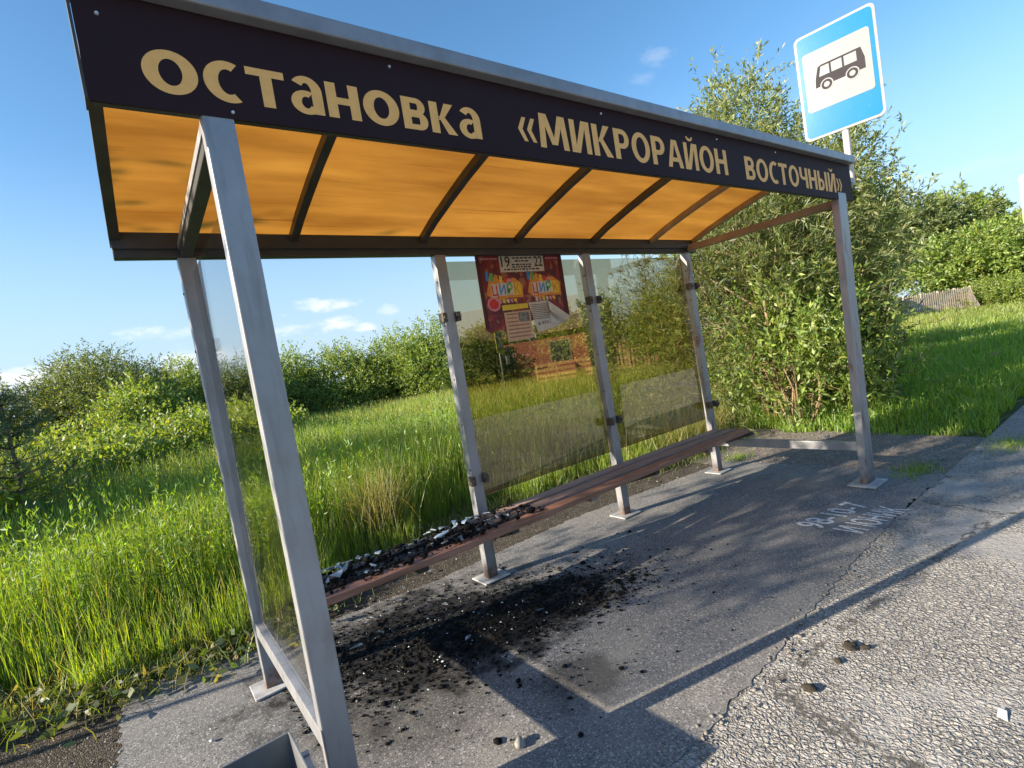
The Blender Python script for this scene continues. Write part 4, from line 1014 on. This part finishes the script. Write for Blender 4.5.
# leafy weeds standing in the grass
P, rr = polar(4200, 3.4, 14, -0.4, 1.15, g)
de = P[:, 1] - np.interp(P[:, 0], EDX, EDY)
kp = (de > 0.45) & (P[:, 0] < 5.6) & (vnoise(P, 0.6, 33) > 0.36)
P, rr = P[kp], rr[kp]; n = len(P)
Hw = g.uniform(0.5, 0.95, n)
O = np.repeat(np.c_[P, np.full(n, 0.0)], 1, 0); D = unit(np.c_[g.normal(0, 0.08, (n, 2)), np.ones(n)])
v, fc, c = twig_leaves(O, D, Hw, 34, 0.052, 0.011, 0.0, g, [(0.17, 0.29, 0.035), (0.22, 0.33, 0.04), (0.13, 0.23, 0.03)], 0.6)
link('leafy_weeds', np_mesh('leafy_weeds', v, [fc], c), M['grass'], kind='stuff', label='upright leafy weeds growing through the meadow grass', cat='weeds')
# bright straw-coloured clump
p = ground_pt(384, 545); n = 420
P = g.normal((p[0], p[1]), 0.11, (n, 2)); H_ = g.uniform(0.45, 0.85, n)
cs = np.array([(0.36, 0.31, 0.13), (0.3, 0.28, 0.1), (0.22, 0.24, 0.07)])[g.integers(3, size=n)]
v, fc, c = blades(np.c_[P, np.full(n, -0.02)], H_, np.full(n, 0.006), np.abs(g.normal(0.3, 0.2, n)), g, cs * 0.8, cs)
link('dry_grass_tuft', np_mesh('dry_grass_tuft', v, fc, c), M['grass'], label='tall pale straw-coloured grass tuft behind the burnt bench end', cat='grass tuft')
p = (5.0, 2.05); n = 1100
P = g.normal(p, (0.45, 0.14), (n, 2)); H_ = g.uniform(0.2, 0.6, n)
cs = np.array([(0.34, 0.29, 0.09), (0.27, 0.26, 0.06), (0.2, 0.24, 0.05)])[g.integers(3, size=n)]
v, fc, c = blades(np.c_[P, np.full(n, -0.02)], H_, np.full(n, 0.007), np.abs(g.normal(0.4, 0.2, n)), g, cs * 0.8, cs)
link('dry_grass_tuft', np_mesh('dry_grass_tuft', v, fc, c), M['grass'], label='low yellow grass tuft beyond the right end of the bench', cat='grass tuft')
# right-hand lawn
P, rr = polar(120000, 5.5, 60, 0.98, 1.75, g)
kp = ((P[:, 0] > 6.05 + (vnoise(P, 3, 3) - 0.5) * 0.25) & (P[:, 1] > -0.42 + (vnoise(P, 2, 6) - 0.5) * 0.2) & (P[:, 1] < 14)) & ~((P[:, 0] < 7.3) & (P[:, 1] > 2.4))
P, rr = P[kp], rr[kp]; n = len(P)
H_ = (0.12 + 0.2 * vnoise(P, 0.7, 8)) * g.uniform(0.5, 1.2, n) * np.clip((P[:, 0] - 5.9) * 1.2, 0.4, 1)
base = GA[g.integers(len(GA), size=n)] * (1 + g.normal(0, 0.14, (n, 1))) * np.array([(0.95, 1.0, 1.0)])
yel = np.clip((rr - 16) / 14, 0, 1)[:, None] * 0.7
tip = base * (1 - yel) + np.array([(0.24, 0.23, 0.06)]) * yel
v, fc, c = blades(np.c_[P, np.full(n, -0.02)], H_, 0.003 + 0.0011 * rr, np.abs(g.normal(0.35, 0.25, n)), g, np.clip(base * 0.9, 0.004, 1), np.clip(tip, 0.004, 1))
link('lawn_grass', np_mesh('lawn_grass', v, fc, c), M['grass'], kind='stuff', label='shorter green grass beside the road on the right', cat='grass')
# sprigs of grass in the gravel
def sprigs(px, py, n, sx, sy, label):
    p = ground_pt(px, py); P = g.normal(p[:2], (sx, sy), (n, 2))
    cs = GA[g.integers(len(GA), size=n)]
    v, fc, c = blades(np.c_[P, np.full(n, -0.01)], g.uniform(0.03, 0.09, n), np.full(n, 0.005), np.abs(g.normal(0.6, 0.3, n)), g, cs * 0.7, cs)
    link('grass_tuft', np_mesh('grass_tuft', v, fc, c), M['grass'], label=label, cat='grass tuft')
sprigs(915, 472, 260, 0.14, 0.07, 'small grass tuft in the gravel right of the front post')
sprigs(1012, 445, 320, 0.16, 0.1, 'small grass tuft at the gravel corner by the lawn')
sprigs(738, 458, 150, 0.1, 0.05, 'small grass tuft beside the base of the rightmost rear post')
# worn short grass at the border of the bare soil
n = 9000
xs = g.uniform(-4, 6.0, n); ys = np.interp(xs, EDX, EDY) + g.normal(-0.02, 0.16, n)
cs = np.array([(0.16, 0.24, 0.03), (0.2, 0.22, 0.06), (0.3, 0.26, 0.12), (0.11, 0.18, 0.03)])[g.integers(4, size=n)]
v, fc, c = blades(np.c_[xs, ys, np.full(n, -0.015)], g.uniform(0.04, 0.2, n), np.full(n, 0.005), np.abs(g.normal(0.6, 0.4, n)), g, cs * 0.8, cs)
link('short_grass', np_mesh('short_grass', v, fc, c), M['grass'], kind='stuff', label='short worn grass along the border of the bare soil', cat='grass')
# broad-leaved weeds at the edge
n = 1500
xs = g.uniform(-2.6, 1.6, n); ys = np.interp(xs, EDX, EDY) + g.normal(-0.1, 0.14, n)
pos = np.c_[xs, ys, g.uniform(0.0, 0.09, n)]
d = unit(np.c_[g.normal(0, 1, (n, 2)), g.uniform(-0.2, 0.5, n)])
v, fc, c = leaves(pos, d, g.uniform(0.03, 0.09, n), g.uniform(0.02, 0.055, n), g, [(0.1, 0.15, 0.04), (0.14, 0.17, 0.06), (0.22, 0.2, 0.1), (0.08, 0.12, 0.03)])
link('low_weeds', np_mesh('low_weeds', v, [fc], c), M['leaf'], kind='stuff', label='low broad-leaved weeds at the edge of the bare soil', cat='weeds')

# ------------------------------------------------------------------ right-hand background
# pale branch lying in the willow
MB().tube([(7.2, 0.6, 0.42), (7.5, 1.1, 0.3), (7.7, 1.6, 0.18), (7.9, 1.95, 0.1)], [0.022, 0.025, 0.02, 0.012], 8).build('fallen_branch', flat('bare_wood', (0.4, 0.35, 0.27), 0.8), smooth=True, label='bare pale branch lying low in front of the willow bush', cat='branch')
one('scrap', 826, 437, 0.03, 0.35, flat('grey_scrap', (0.35, 0.33, 0.3), 0.8), 'grey scrap lying on the right side rail', 'scrap', z=0.345)
PFM = flat('weathered_wood', (0.4, 0.34, 0.28), 0.85, 0, 0.25, 3)
a = np.array(at(905, 37)); b = np.array(at(972, 41))
PF = empty('picket_fence', (a[0], a[1], 0), label='weathered pale picket fence beyond the lawn', cat='fence')
dv = b - a; Lf = np.hypot(*dv); dv = dv / Lf; ang = math.atan2(dv[1], dv[0]); PF.rotation_euler = (0, 0, ang)
m = MB(); s_ = 0.0
while s_ < Lf:
    h_ = 1.3 + g.normal(0, 0.03); m.prism([(s_, 0.05), (s_ + 0.085, 0.05), (s_ + 0.085, h_ - 0.05), (s_ + 0.042, h_), (s_, h_ - 0.05)], 'y', -0.012, 0.012); s_ += 0.16
m.build('pickets', PFM, PF)
m = MB(); m.box(0, Lf, 0.013, 0.05, 0.35, 0.43); m.box(0, Lf, 0.013, 0.05, 0.95, 1.03); m.build('rails', PFM, PF)
for s_ in np.linspace(0, Lf, 5): MB().box(s_ - 0.05, s_ + 0.05, 0.051, 0.15, -0.05, 1.35).build('post', PFM, PF)
# grey end of fence: a leaning stack of boards
p = at(978, 39.5); ST = empty('board_stack', (p[0], p[1], 0), label='grey bundle of boards at the right end of the picket fence', cat='boards', rz=0.4)
m = MB()
for i in range(13): m.bar((i * 0.22, 0.0 + 0.03 * i, 0), (i * 0.22 + 0.25, 0.3, 0.8 + g.normal(0, 0.15)), 0.2, 0.03, (0, 1, 0.2))
m.build('boards', flat('grey_board', (0.25, 0.22, 0.2), 0.9, 0, 0.3, 2), ST)
# shed roof behind the willow
p = at(858, 32); SD = empty('shed', (p[0], p[1], 0), label='brown roofed shed half hidden behind the willow bush', cat='shed', rz=0.5)
MB().box(-1.1, 1.1, -1.0, 1.0, -0.02, 2.0).build('wall', flat('shed_wall', (0.2, 0.13, 0.09), 0.85), SD)
MB().prism([(-1.25, 1.98), (0, 2.7), (1.25, 1.98), (1.25, 2.06), (0, 2.8), (-1.25, 2.06)], 'x', -1.3, 1.3).build('roof', flat('shed_roof', (0.3, 0.19, 0.14), 0.8), SD)
# yellow board seen at the right edge
p = at(1058, 9.0); YS = empty('yellow_sign', (p[0], p[1], 0), label='pale yellow sign board cut by the right picture edge', cat='road sign', rz=-0.5)
MB().prism(rrect(-0.3, 0.3, 2.05, 2.65, 0.04), 'x', -0.006, 0.006).build('sign_plate', flat('pale_yellow', (0.75, 0.72, 0.4), 0.4), YS)
MB().tube([(0.03, 0, -0.02), (0.03, 0, 2.6)], [0.025, 0.025], 10).build('pole', M['steel'], YS, smooth=True)

# ------------------------------------------------------------------ across the road (seen mirrored in the panes)
def m_brick():
    k = NT('red_brick'); tc = k.n('ShaderNodeTexCoord').outputs['Object']
    b = k.n('ShaderNodeTexBrick', {'Vector': k.n('ShaderNodeMapping', {'Vector': tc, 'Rotation': (PI / 2, 0, 0)}).outputs[0], 'Color1': (0.3, 0.06, 0.04, 1), 'Color2': (0.4, 0.1, 0.06, 1), 'Mortar': (0.35, 0.28, 0.24, 1), 'Scale': 4.0})
    return k.end(k.pbr(b.outputs[0], 0.85))
HS = empty('brick_house', (15.0, -17.2, 0), label='red brick house across the road mirrored in the glass', cat='house', rz=0.60)
MB().box(-4.2, 4.2, -3.0, 3.0, -0.02, 2.3).build('wall', m_brick(), HS)
MB().prism([(-3.5, 2.25), (0, 3.9), (3.5, 2.25), (3.5, 2.4), (0, 4.05), (-3.5, 2.4)], 'x', -4.6, 4.6).build('roof', flat('house_roof', (0.22, 0.13, 0.1), 0.8), HS)
for x in (-2.6, 0.0, 2.6):
    w = MB().box(x - 0.5, x + 0.5, 3.003, 3.05, 0.8, 1.9).build('window', flat('window_frame', (0.3, 0.22, 0.18), 0.6), HS)
    MB().box(x - 0.42, x + 0.42, 3.052, 3.06, 0.88, 1.82).build('pane', flat('window_pane', (0.05, 0.06, 0.07), 0.1), w)
def slat_fence(p0, p1, h, label, mat, vertical):
    a, b = np.array(p0), np.array(p1); L = np.hypot(*(b - a)); ang = math.atan2(*(b - a)[::-1])
    o = empty('wooden_fence', (a[0], a[1], 0), label=label, cat='fence', rz=ang)
    m = MB()
    if vertical:
        s = 0.0
        while s < L: m.box(s, s + 0.1, -0.012, 0.012, 0.08, h + 0.03 * math.sin(s * 9)); s += 0.17
    else:
        for z in np.arange(0.15, h, 0.22): m.box(0, L, -0.012, 0.012, z, z + 0.13)
    m.build('slats', mat, o)
    for s in np.linspace(0, L, 4): MB().box(s - 0.04, s + 0.04, -0.1, -0.014, -0.02, h + 0.08).build('post', mat, o)
slat_fence((13.6, -12.9), (15.6, -11.3), 0.95, 'fence of new orange planks across the road mirrored in the glass', flat('new_wood', (0.55, 0.3, 0.14), 0.7), False)
slat_fence((16.6, -12.2), (19.6, -9.6), 1.3, 'brown picket fence across the road mirrored in the right pane', flat('brown_picket', (0.32, 0.2, 0.13), 0.8), True)
CS = empty('crossing_sign', (10.2, -10.6, 0), label='yellow bordered pedestrian crossing sign across the road mirrored in the glass', cat='road sign', rz=2.5)
MB().tube([(0, 0, -0.02), (0, 0, 2.4)], [0.03, 0.03], 10).build('pole', M['steel'], CS, smooth=True)
PL = MB().box(-0.4, 0.4, -0.06, -0.045, 1.65, 2.45).build('sign_plate', flat('sign_yellow', (0.65, 0.75, 0.03), 0.4), CS)
MB().box(-0.3, 0.3, -0.066, -0.061, 1.75, 2.35).build('blue_field', M['sign_blue'], PL)
MB().prism([(-0.24, 1.82), (0.24, 1.82), (0, 2.28)], 'y', -0.071, -0.067).build('white_triangle', M['white'], PL)
MB().prism([(-0.09, 1.84), (-0.05, 1.84), (0.0, 1.96), (0.06, 1.84), (0.1, 1.84), (0.03, 2.05), (0.02, 2.16), (-0.03, 2.16), (-0.03, 2.03)], 'y', -0.075, -0.072).build('walker_symbol', M['p_black'], PL)
PL = MB().box(-0.9, -0.5, -0.06, -0.045, 1.2, 1.5).build('small_plate', M['white'], CS)
for i, (x, y, w, hh, cols, lab) in enumerate(((11.5, -14.5, 2.2, 2.4, OLIVE, 'bush in front of the brick house, left one'), (18.2, -12.9, 3.4, 2.9, DARK, 'dark hedge bush behind the brown picket fence'), (21.5, -10.5, 4.4, 4.6, FRESH, 'tree behind the end of the brown picket fence'),
        (16.0, -8.0, 2.6, 3.0, YELLOW, 'yellowish tree nearest the road across from the shelter'), (19.0, -7.9, 3.4, 4.0, OLIVE, 'olive tree by the road across from the shelter'), (8.5, -20, 6, 6, FRESH, 'tall tree left of the brick house'), (3.0, -19, 6, 5, OLIVE, 'broad tree across the road far left'), (24.5, -14, 6, 6, OLIVE, 'tall tree far behind the brown picket fence'))):
    rng = np.random.default_rng(300 + i); R_ = w / 2
    lob = [(R_ * 0.5 * math.cos(a), R_ * 0.5 * math.sin(a), hh * rng.uniform(0.35, 0.65), R_ * 0.55, R_ * 0.55, hh * 0.3) for a in np.arange(5) * 1.257] + [(0, 0, hh * 0.75, R_ * 0.5, R_ * 0.5, hh * 0.25), (0, 0, hh * 0.4, R_ * 0.7, R_ * 0.7, hh * 0.35)]
    tree('roadside_tree', x, y, lob, lab + ' mirrored in the glass' if 'mirrored' not in lab else lab, 'tree', 320 + i, 150, 6, 8, 0.4, 0.16, 0.07, 0.1, cols, 0.07, 2, 'trees across the road')
P = np.stack([g.uniform(2, 26, 26000), g.uniform(-20, -7.3, 26000)], 1); n = len(P)
base = GA[g.integers(len(GA), size=n)]; tip = base * 0.5 + np.array([(0.24, 0.21, 0.05)]) * 0.6
v, fc, c = blades(np.c_[P, np.full(n, -0.03)], g.uniform(0.15, 0.5, n), np.full(n, 0.022), np.abs(g.normal(0.3, 0.2, n)), g, base, tip)
link('verge_grass', np_mesh('verge_grass', v, fc, c), M['grass'], kind='stuff', label='grass verge across the road', cat='grass')

# ------------------------------------------------------------------ light
SUN_EL = math.radians(20.0); SUN_AZ = math.atan2(-0.972, 0.236)    # clockwise from +Y
ts = Vector((math.sin(SUN_AZ) * math.cos(SUN_EL), math.cos(SUN_AZ) * math.cos(SUN_EL), math.sin(SUN_EL)))
sd = bpy.data.lights.new('sun', 'SUN'); sd.energy = 4.7; sd.angle = math.radians(0.5); sd.color = (1.0, 0.86, 0.66)
so = bpy.data.objects.new('sun', sd); COL.objects.link(so)
so.rotation_euler = (-ts).to_track_quat('-Z', 'Y').to_euler(); so.location = ts * 50
W = bpy.data.worlds.new('World'); SC.world = W; W.use_nodes = True
t = W.node_tree; t.nodes.clear()
out = t.nodes.new('ShaderNodeOutputWorld'); bg = t.nodes.new('ShaderNodeBackground')
sky = t.nodes.new('ShaderNodeTexSky'); sky.sky_type = 'NISHITA'; sky.sun_disc = False
sky.sun_elevation = SUN_EL; sky.sun_rotation = SUN_AZ; sky.air_density = 1.0; sky.dust_density = 0.5; sky.ozone_density = 2.0; sky.altitude = 100
tc = t.nodes.new('ShaderNodeTexCoord')
def wn(typ, inputs, **pr):
    nd = t.nodes.new(typ)
    for k_, v_ in pr.items(): setattr(nd, k_, v_)
    for k_, v_ in inputs.items():
        if isinstance(v_, bpy.types.NodeSocket): t.links.new(v_, nd.inputs[k_])
        else: nd.inputs[k_].default_value = v_
    return nd.outputs
nz = wn('ShaderNodeTexNoise', {'Vector': wn('ShaderNodeMapping', {'Vector': tc.outputs['Generated'], 'Scale': (14, 14, 34)})[0], 'Scale': 1.6, 'Detail': 6, 'Roughness': 0.6})[0]
acc = None
for px, py, wx, wz, s in ((325, 306, 0.055, 0.014, 0.75), (337, 325, 0.04, 0.014, 0.7), (366, 327, 0.025, 0.01, 0.6), (388, 311, 0.02, 0.012, 0.35), (140, 333, 0.04, 0.012, 0.5), (176, 334, 0.03, 0.01, 0.35), (25, 378, 0.07, 0.02, 0.8), (20, 395, 0.08, 0.012, 0.45), (190, 365, 0.05, 0.03, 0.7), (232, 355, 0.06, 0.025, 0.45), (285, 330, 0.05, 0.012, 0.45), (657, 56, 0.03, 0.014, 0.16), (642, 78, 0.022, 0.01, 0.1), (930, 180, 0.3, 0.012, 0.12)):
    dd = ray(px, py)
    df = wn('ShaderNodeVectorMath', {0: tc.outputs['Generated'], 1: tuple(dd)}, operation='SUBTRACT')[0]
    df = wn('ShaderNodeVectorMath', {0: df, 1: (1 / wx, 1 / wx, 1 / wz)}, operation='MULTIPLY')[0]
    ln = wn('ShaderNodeVectorMath', {0: df}, operation='LENGTH')[1]
    e = wn('ShaderNodeMath', {0: ln, 1: wn('ShaderNodeMath', {0: nz, 1: 3.2}, operation='MULTIPLY')[0]}, operation='ADD')[0]
    mk = wn('ShaderNodeMapRange', {'Value': e, 'From Min': 2.7, 'From Max': 1.5, 'To Min': 0.0, 'To Max': s}, interpolation_type='SMOOTHSTEP')[0]
    acc = mk if acc is None else wn('ShaderNodeMath', {0: acc, 1: mk}, operation='MAXIMUM')[0]
hs = wn('ShaderNodeHueSaturation', {'Hue': 0.497, 'Saturation': 1.2, 'Value': 1.0, 'Fac': 1.0, 'Color': sky.outputs[0]})[0]
zc = wn('ShaderNodeSeparateXYZ', {0: tc.outputs['Generated']})[2]
hz_ = wn('ShaderNodeMapRange', {'Value': zc, 'From Min': 0.0, 'From Max': 0.42, 'To Min': 0.85, 'To Max': 0.0}, interpolation_type='SMOOTHSTEP')[0]
hs = wn('ShaderNodeMix', {0: hz_, 6: hs, 7: (2.15, 2.85, 3.75, 1)}, data_type='RGBA')[2]
mx = wn('ShaderNodeMix', {0: acc, 6: hs, 7: (4.6, 4.6, 4.7, 1)}, data_type='RGBA')[2]
t.links.new(mx, bg.inputs[0]); bg.inputs[1].default_value = 0.101
t.links.new(bg.outputs[0], out.inputs[0])

# ------------------------------------------------------------------ render settings
SC.render.engine = 'CYCLES'
SC.view_settings.view_transform = 'Standard'; SC.view_settings.look = 'None'; SC.view_settings.gamma = 1.0
SC.view_settings.exposure = 1.38
cy = SC.cycles
cy.max_bounces = 7; cy.diffuse_bounces = 3; cy.glossy_bounces = 3; cy.transmission_bounces = 4; cy.transparent_max_bounces = 10
cy.caustics_reflective = False; cy.caustics_refractive = False
cy.sample_clamp_indirect = 6.0
cy.use_denoising = True
